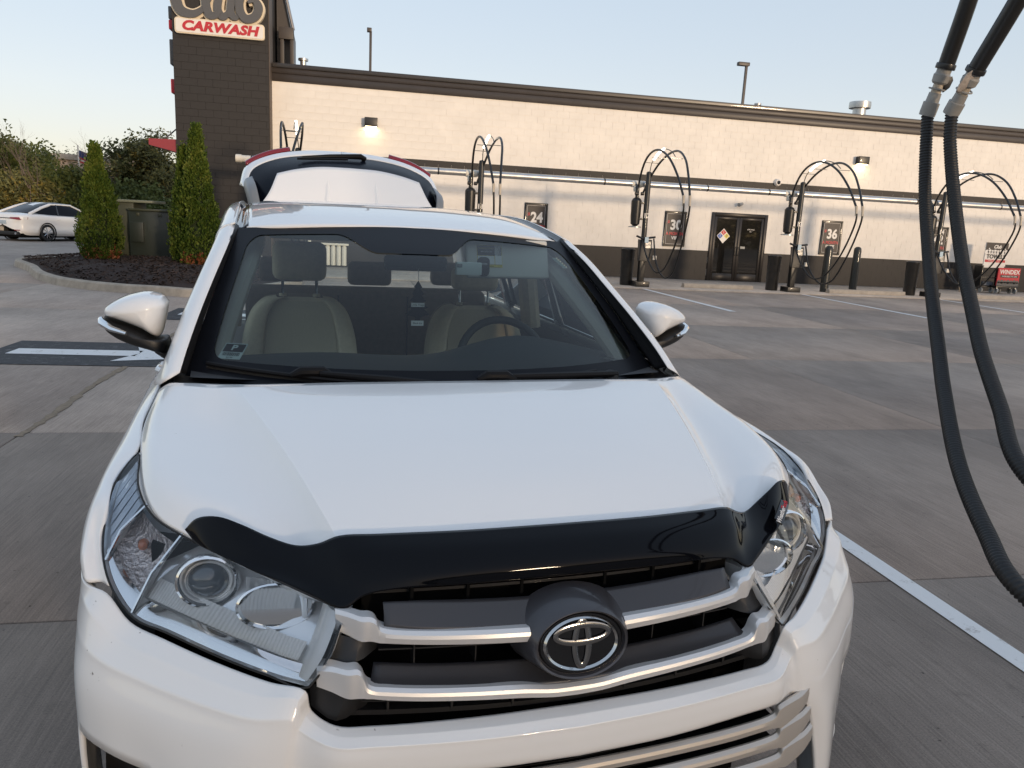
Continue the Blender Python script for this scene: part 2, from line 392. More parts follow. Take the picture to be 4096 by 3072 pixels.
rest = {'cream': MB(), 'brown': MB()}
inview = 0
for (mt, x, y, z, wd) in cells:
    if 15.5*CH < z < 16.5*CH and y == WY0: continue
    dirv = Vector((x, y, z))-CAMP; pxx = 2048+FPX*dirv.dot(RIGHT)/dirv.dot(FWD); pyy = 1536-FPX*dirv.dot(UP)/dirv.dot(FWD)
    vis = -40 < pxx < 4140 and -30 < pyy and not (1000 < pxx < 1770 and pyy > 700) and not (pyy > 800 and pxx < 2100)
    if vis and inview < 300:
        inview += 1
        k = (mt, round(wd, 3))
        if k not in mcache: mcache[k] = block_mesh(wd-.006, 'block')
        link('block', mcache[k], M[mt], bld, (x, y+random.uniform(-.0015, .0015), z))
    elif x < 30:
        rest[mt].box(x-wd/2+.003, x+wd/2-.003, y-.012+random.uniform(-.0015, .0015), y+.03, z-CH/2+.003, z+CH/2-.003)
for k, b in rest.items():
    o = b.build('block_courses', M[k], bld, smooth=False); tag(o, kind='stuff')
# band course in front, cornice
bb = MB(); x = WL
while x < 30: bb.box(x+.0015, x+BW-.0015, WY0-.014, WY0+.03, 15.5*CH, 16.5*CH); x += BW
tag(bb.build('band_course', M['brown'], bld, smooth=False), kind='stuff')
MB().box(WL-.0, WRt, WY0-.05, WY0+.3, 5.57, 5.80).build('fascia', M['cornice'], bld, bevel=.006, segs=1)
MB().box(WL-.0, WRt, WY0-.075, WY0+.3, 5.803, 5.96).build('fascia', M['cornice'], bld, bevel=.006, segs=1)
MB().box(WL+.03, WRt, WY0-.12, WY0+.4, 5.963, 6.09).build('coping', mat('coping_metal', (.03, .026, .025), .35, coat=.2), bld, bevel=.012)
MB().box(WL, WRt, WY0+.3, 34, 5.6, 5.85).build('roof', M['cornice'], bld, smooth=False)
MB().box(TX1+.004, TX1+.03, TY+.02, WY0+.3, 0, 9.2).build('tower_return', mat('warm_brown_trim', (.10, .075, .058), .6), bld, smooth=False)
# roof structure beside the tower
MB().add(*prism([(-2.55, 6.1), (-2.12, 6.1), (-2.12, 7.45), (-2.30, 8.3), (-2.40, 9.0), (-2.55, 9.0)], 27.4, 29.5)).build('roof_monitor', M['cornice'], bld, smooth=False)
MB().add(*tube([(-2.02, 27.2, 7.35), (-2.34, 27.2, 8.75)], .045, 6)).build('roof_edge', mat('zinc_edge', (.33, .32, .32), .4, metal=.6), bld)
for x in (-2.36, -2.06): MB().box(x-.05, x+.06, 26.9, 27.1, 6.05, 7.3).build('roof_post', M['cornice'], bld, bevel=.01)
MB().box(-2.45, -2.0, 26.85, 27.15, 7.0, 7.35).build('roof_beam', M['cornice'], bld, bevel=.01)
# side sign and awning on the tower's left face
for (z0, z1, mt) in ((7.0, 7.35, 'sign_grey'), (6.72, 6.98, 'sign_red'), (5.75, 6.45, 'sign_grey'), (4.95, 5.35, 'sign_red')):
    MB().box(TX0-.16, TX0-.01, 25.6, 27.6, z0, z1).build('side_sign', M[mt], bld, bevel=.03)
MB().add(*prism([(-6.05, 3.42), (-6.05, 3.60), (TX0, 3.62), (TX0, 3.25)], 25.4, 27.3)).build('awning', M['redtrim'], bld, smooth=False)
MB().tube([(-5.75, 25.9, 3.61), (TX0-.01, 25.9, 4.05)], .02, 6).build('awning_rod', M['cornice'], bld)
# door: frame, leaves, panes
dr = empty('entrance_door', (12.28, WY0, 0), parent=bld)
def bx(name, mt, a, bevel=.006): return MB().box(*a).build(name, mt, dr, bevel=bevel, segs=1)
M['door_frame'] = mat('dark_bronze_frame', (.022, .019, .018), .4, metal=.2)
M['door_glass'] = mat('dark_door_glass', (.012, .011, .010), .03, coat=.3)
W2 = 2.16
bx('jamb', M['door_frame'], (0, .12, -.05, .12, 0, 2.43)); bx('jamb', M['door_frame'], (W2-.12, W2, -.05, .12, 0, 2.43)); bx('header', M['door_frame'], (.12, W2-.12, -.05, .12, 2.30, 2.43))
for s in (0, 1):
    x0 = .125+s*.958; x1 = x0+.952
    bx('stile', M['door_frame'], (x0, x0+.10, -.03, .03, .02, 2.29)); bx('stile', M['door_frame'], (x1-.10, x1, -.03, .03, .02, 2.29))
    bx('rail', M['door_frame'], (x0+.1, x1-.1, -.03, .03, .02, .30)); bx('rail', M['door_frame'], (x0+.1, x1-.1, -.03, .03, 2.19, 2.29))
    MB().box(x0+.1, x1-.1, -.004, .004, .30, 2.19).build('pane', M['door_glass'], dr, smooth=False)
    hx = x1-.05 if s == 0 else x0+.05
    MB().tube([(hx, -.03, .95), (hx, -.09, .97), (hx, -.09, 1.22), (hx, -.03, 1.24)], .014, 8).build('handle', M['black_metal'], dr)
# hazard diamond sticker and lettering on the panes
dm = MB().add([(.52, -.009, 1.36), (.77, -.009, 1.62), (.52, -.009, 1.88), (.27, -.009, 1.62)], [(0, 1, 2, 3)]).build('hazard_diamond', M['sign_white'], dr, smooth=False)
for (cx, cz, c) in ((.52, 1.745, (.55, .05, .05)), (.395, 1.62, (.08, .15, .45)), (.645, 1.62, (.75, .62, .15))):
    MB().add([(cx, -.012, cz-.10), (cx+.105, -.012, cz), (cx, -.012, cz+.10), (cx-.105, -.012, cz)], [(0, 1, 2, 3)]).build('diamond_field', mat('diamond_ink', c, .6), dr, smooth=False)
for (a, b) in (('1', (.395, 1.62)), ('1', (.52, 1.745)), ('0', (.645, 1.62))): text(a, .14, M['sign_white'] if a == '1' else M['poster'], dr, (b[0], -.014, b[1]), ext=.001)
text('EMPLOYEES', .055, M['sign_white'], dr, (1.56, -.007, 1.88), ext=.001); text('ONLY', .04, M['sign_white'], dr, (1.56, -.007, 1.81), ext=.001)
MB().box(1.22, 1.40, -.008, -.005, 1.20, 1.28).build('door_label', M['grey_plastic'], dr, smooth=False)

# tower sign (lit-letter panel): raised white plate with red letters, grey script above
sg = empty('tower_sign', (-3.93, TY-.02, 6.75)); tag(sg, 'club car wash wall sign with grey script over red capitals on the dark tower', 'sign')
pts = [(-1.22, .06), (-1.12, .27), (1.02, .27), (1.24, .26), (1.24, .0), (1.02, -.19), (-1.22, -.19), (-1.30, -.08)]
def rounded(n, x0, x1, z0, z1, r):
    out = []
    for cx, cz, a0 in ((x1-r, z1-r, 0), (x0+r, z1-r, 90), (x0+r, z0+r, 180), (x1-r, z0+r, 270)):
        for k in range(n+1):
            a = R(a0+90*k/n); out.append((cx+r*math.cos(a), cz+r*math.sin(a)))
    return out
tilt = 0
MB().add(*prism(rounded(4, -1.24, 1.24, -.20, .24, .09), -.13, 0)).build('sign_plate', M['sign_cream'], sg, bevel=.02)
MB().add(*prism(rounded(4, -1.20, 1.20, -.16, .20, .07), -.145, -.125)).build('sign_plate_face', M['sign_white'], sg, smooth=False)
text('CARWASH', .35, M['sign_red'], sg, (0, -.149, .015), ext=.012, off=.017, shear=.22, sx=1.20, space=1.04, name='red_lettering')
def stroke(path, wds, y0, y1, n=8):
    P = crom([(x, 0, z) for x, z in path], n); k = len(P); v = []; f = []
    ws = crom([(w_, 0, 0) for w_ in wds], n)
    for i, p in enumerate(P):
        t = (P[min(i+1, k-1)]-P[max(i-1, 0)]).normalized(); nn = Vector((-t.z, 0, t.x)); hw = max(.01, ws[i].x/2)
        for yy in (y0-.0006*i, y1):
            v += [(p.x+nn.x*hw, yy, p.z+nn.z*hw), (p.x-nn.x*hw, yy, p.z-nn.z*hw)]
    for i in range(k-1):
        a = 4*i; b = a+4
        f += [(a, a+1, b+1, b), (a+2, b+2, b+3, a+3), (a, b, b+2, a+2), (a+1, a+3, b+3, b+1)]
    f += [(0, 2, 3, 1), (4*k-4, 4*k-3, 4*k-1, 4*k-2)]
    return v, f
script = [
 ([(-.25, 1.35), (-.55, 1.5), (-.95, 1.25), (-1.16, .8), (-1.05, .42), (-.72, .34), (-.42, .52), (-.22, .8)], [.12, .18, .24, .26, .24, .18, .12, .07]),
 ([(-.38, .55), (-.12, 1.2), (.0, 1.6), (-.1, 1.72), (-.26, 1.4), (-.36, .75), (-.26, .36), (-.08, .36), (.04, .52)], [.07, .10, .12, .12, .18, .2, .2, .14, .08]),
 ([(.02, .95), (-.03, .5), (.1, .34), (.27, .48), (.36, .92)], [.18, .19, .18, .12, .10]), ([(.38, .95), (.33, .45), (.45, .34), (.55, .45)], [.18, .18, .14, .08]),
 ([(.55, .5), (.72, 1.1), (.84, 1.6), (.72, 1.68), (.62, 1.2), (.58, .55), (.75, .33), (1.0, .42), (1.1, .68), (.98, .85), (.8, .78)], [.07, .1, .12, .12, .18, .2, .2, .2, .2, .14, .06])]
for i, (p, wds) in enumerate(script):
    MB().add(*stroke(p, [q+.13 for q in wds], -.07-.012*i, .02*i+.01)).build('script_backing', M['sign_cream'], sg, smooth=False)
    MB().add(*stroke(p, [q*1.12 for q in wds], -.17-.06*i/4, -.155+.001*i)).build('script_letter', M['sign_grey'], sg, smooth=False)
MB().add(*prism([(.35, 1.0), (1.05, .93), (1.22, 1.12), (.5, 1.15)], -.17, -.02)).build('red_car_silhouette', M['sign_red'], sg, smooth=False)

# wall lamps (lit)
M['lamp_glow'] = mat('lamp_glow', (1, .9, .7), .4, emit=(1, .80, .45), estr=4)
def wall_lamp(x, z, label):
    o = empty('wall_lamp', (x, WY0-.012, z)); tag(o, label, 'wall lamp', 'lit wall lamps on the cream wall')
    MB().add(*prism([(-.20, -.13), (-.20, .14), (.20, .14), (.20, -.13)], -.24, 0)).build('housing', M['black_metal'], o, bevel=.012)
    MB().box(-.17, .17, -.21, -.04, -.138, -.128).build('lamp_lens', M['lamp_glow'], o, smooth=False)
    ld = bpy.data.lights.new('wall_lamp_light', 'SPOT'); ld.energy = .35; ld.spot_size = R(125); ld.spot_blend = .8; ld.color = (1, .78, .42); ld.shadow_soft_size = .08
    l = bpy.data.objects.new('lamp_light', ld); COL.objects.link(l); l.parent = o; l.location = (0, -.13, -.16); l.rotation_euler = (R(-12), 0, 0)
wall_lamp(.42, 4.56, 'lit black wall lamp on cream wall nearest the brown tower'); wall_lamp(17.83, 4.52, 'lit black wall lamp on cream wall above the thirty six dollar poster')
# roof items
def vent(x, y, z, r, h, label):
    o = empty('roof_vent', (x, y, z)); tag(o, label, 'roof vent')
    MB().lathe([(r*.62, -1.2), (r*.62, h*.4)], 20).build('stack', M['steel'], o); MB().lathe([(r*.6, h*.4), (r, h*.42), (r*1.02, h*.7), (r, h), (r*.3, h*1.03)], 20).build('cowl', M['steel'], o)
p = on_y(3436, 452, 30); vent(p.x, 30, p.z-.0, .42, .42, 'large galvanised round vent cap standing above the long roofline')
p = on_y(1213, 250, 28); vent(p.x, 28, p.z, .16, .12, 'small galvanised vent cap above the roofline beside the brown tower')
p = on_y(3030, 425, 28); vent(p.x, 28, p.z, .13, .10, 'small galvanised vent cap on roofline near the light pole')
def light_pole(px, py, pb, y, label, head):
    a = on_y(px, py, y); b = on_y(*pb, y); o = empty('light_pole', (b.x, y, 0)); tag(o, label, 'light pole', 'parking lot light poles behind the building')
    MB().box(-.09, .09, -.09, .09, 0, a.z).build('pole', M['cornice'], o, bevel=.01); MB().box(-.75*head, .2*head, -.2, .2, a.z-.05, a.z+.22).build('lamp_head', M['cornice'], o, bevel=.04)
light_pole(1485, 126, (1481, 278), 60, 'tall bronze light pole rising over the roof beside the tower', .35)
light_pole(2980, 262, (2970, 415), 60, 'tall bronze light pole with arm head rising over the middle of the roof', 1)
# small wall cameras
def wall_cam(px, py, label):
    p = on_y(px, py, WY0-.1); o = empty('security_camera', (p.x, WY0-.02, p.z)); tag(o, label, 'camera', 'security cameras on the wall')
    MB().lathe([(.02, -.14), (.10, -.12), (.13, -.05), (.13, 0)], 16, axis='y').build('dome', M['sign_white'], o); MB().lathe([(.01, -.175), (.06, -.15), (.075, -.12)], 14, axis='y').build('camera_eye', M['gloss_black'], o)
wall_cam(3113, 730, 'white dome security camera above the dark band near vacuum post 13')
p = on_y(2965, 815, WY0-.1); o = empty('wall_spotlight', (p.x, WY0-.015, p.z)); tag(o, 'small grey spotlight on cream wall above the double door', 'spotlight')
MB().lathe([(.05, 0), (.05, .04)], 12, axis='y', c=(.06, -.05, 0)).build('mount', M['grey_plastic'], o); MB().tube([(.06, -.04, 0), (.0, -.12, -.01), (-.13, -.18, -.05)], [.025, .05, .07], 10).build('spot_head', M['grey_plastic'], o)
# price posters
def poster(x, z0, z1, wd, price, foot, label):
    o = empty('price_poster', (x, WY0-.016, z0)); tag(o, label, 'poster', 'framed price posters'); h = z1-z0
    fr = MB(); t = .055
    for a in ((-wd/2, wd/2, 0, t), (-wd/2, wd/2, h-t, h), (-wd/2, -wd/2+t, t, h-t), (wd/2-t, wd/2, t, h-t)): fr.box(a[0], a[1], -.05, 0, a[2], a[3])
    fr.build('frame', M['black_metal'], o, bevel=.008); MB().box(-wd/2+t, wd/2-t, -.02, 0, t, h-t).build('print', M['poster'], o, smooth=False)
    ln = MB(); a, b, c, d = -wd/2+t+.025, wd/2-t-.025, t+.025, h-t-.025
    for q in ((a, b, c, c+.014), (a, b, d-.014, d), (a, a+.014, c, d), (b-.014, b, c, d)): ln.box(q[0], q[1], -.0235, -.0215, q[2], q[3])
    ln.build('print_border', mat('pale_border', (.42, .40, .39), .5), o, smooth=False)
    text(price, .46, M['sign_white'], o, (.03, -.024, h*.60), ext=.001, off=.017, name='price', sx=.92)
    text('$', .16, M['sign_red'], o, (-.25, -.024, h*.68), ext=.001, off=.006, name='price'); text('A MONTH', .15, M['sign_red'], o, (0, -.024, h*.36), ext=.001, off=.004, name='price', sx=.92)
    if foot: text(foot, .15, M['sign_white'], o, (0, -.024, h*.24), ext=.001, off=.005, name='price')
poster(5.92, 1.17, 2.39, .79, '24', '', 'framed brown poster priced twenty four dollars beside vacuum post 11')
poster(10.93, 1.17, 2.38, .80, '30', 'VIP', 'framed brown poster priced thirty dollars a month left of the double door')
poster(17.03, 1.13, 2.36, .82, '36', 'ELITE', 'framed brown poster priced thirty six dollars a month behind the bollards')
poster(21.5, 1.13, 2.36, .82, '42', '', 'framed brown poster mostly hidden behind vacuum post 14')
# bollards
M['bollard'] = mat('bollard_sleeve', (.016, .018, .016), .42, coat=.2)
for (x, y, lb) in ((14.61, 22.2, 'black bollard beside vacuum post 13 in front of the wheel stop'), (16.82, 23.9, 'black bollard standing closer to the wall behind the wheel stop')):
    o = MB().lathe([(.125, .0), (.125, 1.32), (.115, 1.39), (.08, 1.44), (.03, 1.46)], 24).build('bollard', M['bollard'], loc=(x, y, .03)); tag(o, lb, 'bollard', 'black bollards by the door')
# wheel stops
M['stop'] = mat('pale_cast_concrete', (.40, .35, .29), .85, var=.2, vscale=6, bump=.3, bscale=60)
def wheel_stop(x0, x1, y, lb):
    b = MB().add(*prism([(-.11, 0), (-.11, .03), (-.085, .13), (.085, .13), (.11, .03), (.11, 0)], -(x1-x0)/2, (x1-x0)/2, lambda a, z, yy: (yy, a, z)))
    o = b.build('wheel_stop', M['stop'], bevel=.012, loc=((x0+x1)/2, y, .036)); tag(o, lb, 'wheel stop', 'concrete wheel stops along the sidewalk')
wheel_stop(9.72, 12.0, 22.0, 'pale concrete wheel stop in front of the double door'); wheel_stop(14.45, 17.15, 21.75, 'pale concrete wheel stop in front of the bollards')
wheel_stop(19.55, 21.9, 21.6, 'pale concrete wheel stop before the towel cart'); wheel_stop(4.8, 7.1, 22.1, 'pale concrete wheel stop between vacuum posts 11 and 12')
# ================================================================== the white SUV (local x = lateral, y = rearwards, z = up)
dc = YC-YW
O = Vector((.57*math.cos(dc)-1.2*math.sin(dc), .57*math.sin(dc)+1.2*math.cos(dc), 0))
suv = empty('suv', O, dc); tag(suv, 'white mid-size SUV with black hood deflector and raised tailgate in the vacuum bay', 'suv')
def V(*a): return Vector(a)
# dirt-specked paint for the bumper
def bumper_paint():
    M_ = mat('bumper_white_paint', (.83, .815, .79), .3, coat=.9); nt = M_.node_tree; b = nt.nodes['Principled BSDF']
    tc = nt.nodes.new('ShaderNodeTexCoord'); n = nt.nodes.new('ShaderNodeTexNoise'); n.inputs['Scale'].default_value = 55; n.inputs['Detail'].default_value = 3
    n2 = nt.nodes.new('ShaderNodeTexNoise'); n2.inputs['Scale'].default_value = 5; n2.inputs['Detail'].default_value = 5
    nt.links.new(tc.outputs['Object'], n.inputs[0]); nt.links.new(tc.outputs['Object'], n2.inputs[0])
    r = nt.nodes.new('ShaderNodeMapRange'); r.inputs[1].default_value = .735; r.inputs[2].default_value = .78; nt.links.new(n.outputs[0], r.inputs[0])
    r2 = nt.nodes.new('ShaderNodeMapRange'); r2.inputs[1].default_value = .45; r2.inputs[2].default_value = .6; nt.links.new(n2.outputs[0], r2.inputs[0])
    mu = nt.nodes.new('ShaderNodeMath'); mu.operation = 'MULTIPLY'; nt.links.new(r.outputs[0], mu.inputs[0]); nt.links.new(r2.outputs[0], mu.inputs[1])
    mx = nt.nodes.new('ShaderNodeMix'); mx.data_type = 'RGBA'; mx.inputs[6].default_value = (.83, .815, .79, 1); mx.inputs[7].default_value = (.10, .07, .05, 1)
    nt.links.new(mu.outputs[0], mx.inputs[0]); nt.links.new(mx.outputs[2], b.inputs['Base Color']); return M_
M['bumper_paint'] = bumper_paint()
hp = bumper_paint(); hp.name = 'hood_white_paint'
for nd in hp.node_tree.nodes:
    if nd.type == 'MAP_RANGE' and abs(nd.inputs[1].default_value-.735) < 1e-4: nd.inputs[1].default_value = .79; nd.inputs[2].default_value = .83
    if nd.type == 'MIX': nd.inputs[6].default_value = (.85, .84, .825, 1)
    if nd.type == 'TEX_NOISE' and nd.inputs['Scale'].default_value > 50: nd.inputs['Scale'].default_value = 75
hp.node_tree.nodes['Principled BSDF'].inputs['Roughness'].default_value = .28; hp.node_tree.nodes['Principled BSDF'].inputs['Coat Weight'].default_value = 1
M['hood_paint'] = hp
WP = M['white_paint']
def sides(fn):
    for s in (-1, 1): fn(s)
def sx(v, s): return v if s > 0 else mirx(v)

# ---- hood
hood_cols = [   # rear -> front
 [V(0,.975,1.158),V(0,.83,1.148),V(0,.62,1.120),V(0,.47,1.092),V(0,.33,1.055),V(0,.20,.998),V(0,.165,.978),V(0,.150,.958)],
 [V(.34,.985,1.156),V(.33,.83,1.145),V(.31,.625,1.116),V(.29,.475,1.088),V(.275,.34,1.051),V(.255,.207,.998),V(.25,.172,.978),V(.25,.156,.957)],
 [V(.653,1.013,1.148),V(.606,.844,1.130),V(.548,.634,1.100),V(.508,.489,1.071),V(.473,.361,1.039),V(.436,.236,.995),V(.425,.195,.968),V(.42,.175,.945)],
 [V(.672,1.02,1.147),V(.630,.850,1.112),V(.574,.64,1.075),V(.535,.497,1.043),V(.501,.37,1.010),V(.462,.246,.972),V(.445,.20,.950),V(.44,.170,.928)],
 [V(.70,1.035,1.143),V(.668,.862,1.092),V(.62,.655,1.053),V(.585,.513,1.023),V(.55,.388,.993),V(.50,.280,.958),V(.478,.212,.930),V(.472,.178,.910)],
 [V(.77,1.09,1.138),V(.765,.90,1.091),V(.735,.695,1.061),V(.70,.53,1.038),V(.66,.42,1.017),V(.60,.328,.976),V(.565,.268,.948),V(.52,.208,.922)],
 [V(.832,1.15,1.126),V(.842,.94,1.085),V(.826,.74,1.063),V(.790,.555,1.036),V(.745,.452,1.010),V(.685,.372,.978),V(.632,.312,.954),V(.555,.232,.932)],
 [V(.858,1.162,1.107),V(.872,.95,1.060),V(.856,.755,1.040),V(.822,.555,1.006),V(.782,.460,.982),V(.716,.386,.966),V(.655,.322,.950),V(.565,.238,.930)]]
hv, hf = loft(hood_cols[:3], 8, 6); hv2_, hf2_ = loft(hood_cols[2:], 8, 6)
hf = list(hf)+[tuple(i+len(hv) for i in q) for q in hf2_]; hv = list(hv)+list(hv2_)
surf('hood', hv, hf, M['hood_paint'], suv, thick=.012, both=True, sharp=14)
# rear lip of the hood, turned down towards the glass
lip = [[V(0,.975,1.157),V(.34,.985,1.155),V(.653,1.013,1.147),V(.77,1.09,1.136),V(.832,1.15,1.124)],
       [V(0,1.0,1.154),V(.34,1.01,1.152),V(.66,1.045,1.144),V(.772,1.12,1.134),V(.83,1.165,1.125)],
       [V(0,1.03,1.135),V(.34,1.04,1.133),V(.668,1.08,1.128),V(.772,1.15,1.124),V(.822,1.18,1.12)]]
surf('hood_lip', *loft(lip, 6, 4), WP, suv, thick=.006, both=True)
# ---- hood deflector
up_ = [V(0,.195,1.020),V(.20,.200,1.019),V(.36,.222,1.015),V(.436,.236,1.011),V(.475,.246,.994),V(.515,.270,.983),V(.565,.300,.992),V(.615,.322,1.012),V(.662,.350,1.022),V(.705,.378,1.010),V(.728,.388,.984)]
md1 = [V(0,.145,1.000),V(.20,.150,.999),V(.35,.172,.994),V(.425,.190,.986),V(.462,.206,.970),V(.505,.232,.962),V(.555,.262,.968),V(.606,.288,.984),V(.652,.320,.990),V(.692,.350,.988),V(.722,.380,.979)]
md2 = [V(0,.112,.972),V(.20,.117,.970),V(.34,.135,.962),V(.412,.152,.950),V(.452,.172,.940),V(.498,.200,.940),V(.548,.232,.948),V(.60,.262,.958),V(.646,.298,.965),V(.686,.334,.972),V(.716,.372,.974)]
lo_ = [V(0,.106,.948),V(.20,.111,.946),V(.345,.126,.942),V(.40,.135,.930),V(.436,.130,.912),V(.49,.168,.926),V(.54,.206,.938),V(.592,.242,.948),V(.640,.286,.957),V(.680,.324,.964),V(.712,.366,.970)]
dfl = surf('hood_deflector', *loft([up_, md1, md2, lo_], 5, 7), M['deflector'], suv, thick=.004, both=True, sharp=60)
bdg = empty('deflector_badge', (.610, .250, .962), parent=suv)
nrm = Vector((.22, -.62, .75)).normalized(); tq = Vector((.62, .75, .20)); tq = (tq-nrm*tq.dot(nrm)).normalized(); bn = nrm.cross(tq)
mm = Matrix((tq, bn, nrm)).transposed().to_4x4(); mm.translation = Vector((.604, .262, .972))+nrm*.010; bdg.matrix_local = mm
MB().box(-.038, .038, -.012, .012, -.004, .002).build('badge_plate', M['gloss_black'], bdg, bevel=.002)
text('Weather', .017, M['sign_white'], bdg, (-.012, 0, .0025), rot=(0, 0, 0), ext=.0003, off=.0003); text('Tech', .017, M['sign_red'], bdg, (.026, 0, .0025), rot=(0, 0, 0), ext=.0003, off=.0003)

# ---- fenders
fr = [[V(.876,1.46,1.125),V(.868,1.19,1.103),V(.880,1.0,1.064),V(.866,.785,1.040),V(.896,.668,1.008),V(.896,.55,.986),V(.904,.50,.935),V(.893,.450,.900),V(.875,.404,.868)],
      [V(.905,1.46,1.085),V(.902,1.2,1.075),V(.908,1.0,1.050),V(.904,.79,1.034),V(.914,.675,1.010),V(.914,.57,.990),V(.917,.52,.940),V(.909,.475,.904),V(.897,.43,.868)],
      [V(.935,1.46,1.03),V(.930,1.2,1.03),V(.928,1.0,1.022),V(.927,.80,1.016),V(.929,.675,1.000),V(.931,.575,.978),V(.932,.515,.938),V(.929,.462,.905),V(.920,.432,.868)],
      [V(.955,1.46,.88),V(.960,1.25,.90),V(.963,1.0,.91),V(.963,.85,.915),V(.961,.705,.912),V(.959,.625,.908),V(.955,.572,.898),V(.949,.530,.884),V(.942,.498,.866)],
      [V(.948,1.46,.40),V(.953,1.37,.46),V(.962,1.08,.80),V(.962,.90,.805),V(.960,.79,.785),V(.959,.70,.862),V(.956,.62,.862),V(.950,.552,.863),V(.944,.508,.863)]]
for s in (-1, 1):
    v, f = loft(fr, 6, 6); surf('fender', sx(v, s), f, WP, suv, thick=.01)

# ---- front bumper
bp = [
 [V(0,.040,.706),V(.2,.042,.708),V(.39,.050,.716),V(.457,.058,.722),V(.497,.085,.741),V(.508,.080,.785),V(.568,.120,.786),V(.657,.190,.793),V(.761,.280,.806),V(.83,.345,.816),V(.878,.398,.856),V(.922,.436,.861),V(.944,.503,.861),V(.955,.70,.85)],
 [V(0,.012,.700),V(.2,.015,.702),V(.39,.028,.710),V(.460,.038,.716),V(.508,.074,.738),V(.520,.068,.776),V(.583,.100,.772),V(.675,.168,.776),V(.780,.256,.787),V(.850,.322,.796),V(.906,.378,.830),V(.934,.448,.836),V(.948,.522,.836),V(.956,.67,.80)],
 [V(0,-.006,.687),V(.2,-.002,.691),V(.39,.010,.701),V(.463,.018,.707),V(.520,.058,.724),V(.532,.055,.745),V(.598,.078,.745),V(.694,.146,.748),V(.802,.236,.755),V(.875,.300,.764),V(.917,.352,.774),V(.943,.440,.788),V(.953,.525,.79),V(.957,.64,.75)],
 [V(0,-.008,.655),V(.2,-.004,.660),V(.39,.006,.673),V(.463,.013,.680),V(.523,.050,.69),V(.545,.048,.69),V(.612,.066,.69),V(.708,.130,.69),V(.816,.218,.695),V(.890,.284,.70),V(.929,.338,.71),V(.948,.425,.72),V(.956,.51,.72),V(.956,.60,.68)],
 [V(0,-.004,.622),V(.2,.0,.626),V(.39,.010,.640),V(.463,.018,.644),V(.528,.048,.64),V(.562,.046,.63),V(.626,.062,.62),V(.716,.122,.61),V(.780,.178,.596),V(.868,.252,.600),V(.926,.325,.606),V(.946,.415,.61),V(.953,.50,.61),V(.953,.57,.58)],
 [V(0,.06,.60),V(.2,.06,.60),V(.39,.06,.61),V(.463,.06,.61),V(.535,.06,.60),V(.60,.060,.55),V(.648,.064,.55),V(.722,.122,.548),V(.784,.178,.53),V(.872,.250,.532),V(.925,.320,.535),V(.943,.410,.55),V(.949,.48,.55),V(.950,.545,.52)],
 [V(0,.06,.34),V(.2,.06,.34),V(.39,.06,.34),V(.463,.06,.34),V(.57,.06,.34),V(.655,.075,.34),V(.69,.085,.34),V(.742,.132,.345),V(.790,.188,.345),V(.864,.256,.35),V(.914,.332,.355),V(.930,.42,.36),V(.936,.475,.36),V(.938,.51,.36)],
 [V(0,.04,.27),V(.2,.04,.27),V(.39,.05,.27),V(.463,.06,.27),V(.57,.075,.27),V(.65,.09,.27),V(.69,.10,.27),V(.74,.145,.27),V(.81,.225,.27),V(.86,.30,.27),V(.89,.37,.27),V(.912,.44,.27),V(.922,.48,.27),V(.93,.50,.27)],
 [V(0,.10,.22),V(.2,.10,.22),V(.39,.11,.22),V(.463,.12,.22),V(.56,.13,.22),V(.63,.15,.22),V(.67,.16,.22),V(.72,.20,.22),V(.78,.27,.22),V(.83,.34,.22),V(.86,.40,.22),V(.885,.46,.22),V(.90,.49,.22),V(.91,.51,.22)]]
def tight(a, b, k): return [p.lerp(q, k) for p, q in zip(a, b)]
bp = [bp[0], tight(bp[0], bp[1], .78), bp[1], tight(bp[1], bp[2], .2), tight(bp[1], bp[2], .82), bp[2], tight(bp[2], bp[3], .2)]+bp[3:]
skip = {(r_, c) for r_ in (8, 9) for c in (0, 1, 2, 3, 4, 8, 9)}
bv, bf = loft(bp, 5, 5, skip)
surf('front_bumper', bv, bf, M['bumper_paint'], suv, thick=.010, both=True, sharp=28)
# fog recess liners and lamps
for s in (-1, 1):
    w_ = MB().add(*loft([[V(s*.765,.19,.610),V(s*.86,.26,.614),V(s*.912,.345,.616)],[V(s*.76,.28,.58),V(s*.85,.33,.58),V(s*.90,.39,.58)],[V(s*.76,.29,.45),V(s*.85,.35,.45),V(s*.900,.40,.45)],[V(s*.77,.23,.335),V(s*.86,.29,.335),V(s*.90,.35,.335)]], 4, 4))
    w_.build('fog_lamp_bezel', M['black_plastic'], suv)
    MB().lathe([(.0, -.012), (.030, -.010), (.040, 0), (.043, .03)], 20, axis='y', c=(s*.835, .275, .45)).build('fog_lamp', M['gloss_black'], suv)
# dark box behind every front opening, and the underbody
MB().box(-.50, .50, .19, .62, .24, .72).build('radiator_void', M['void'], suv, smooth=False)
MB().box(-.86, .86, .60, 4.55, .22, .60).build('underbody', M['void'], suv, smooth=False)
MB().box(-.80, .80, .45, 1.0, .60, .93).build('engine_bay', M['void'], suv, smooth=False)

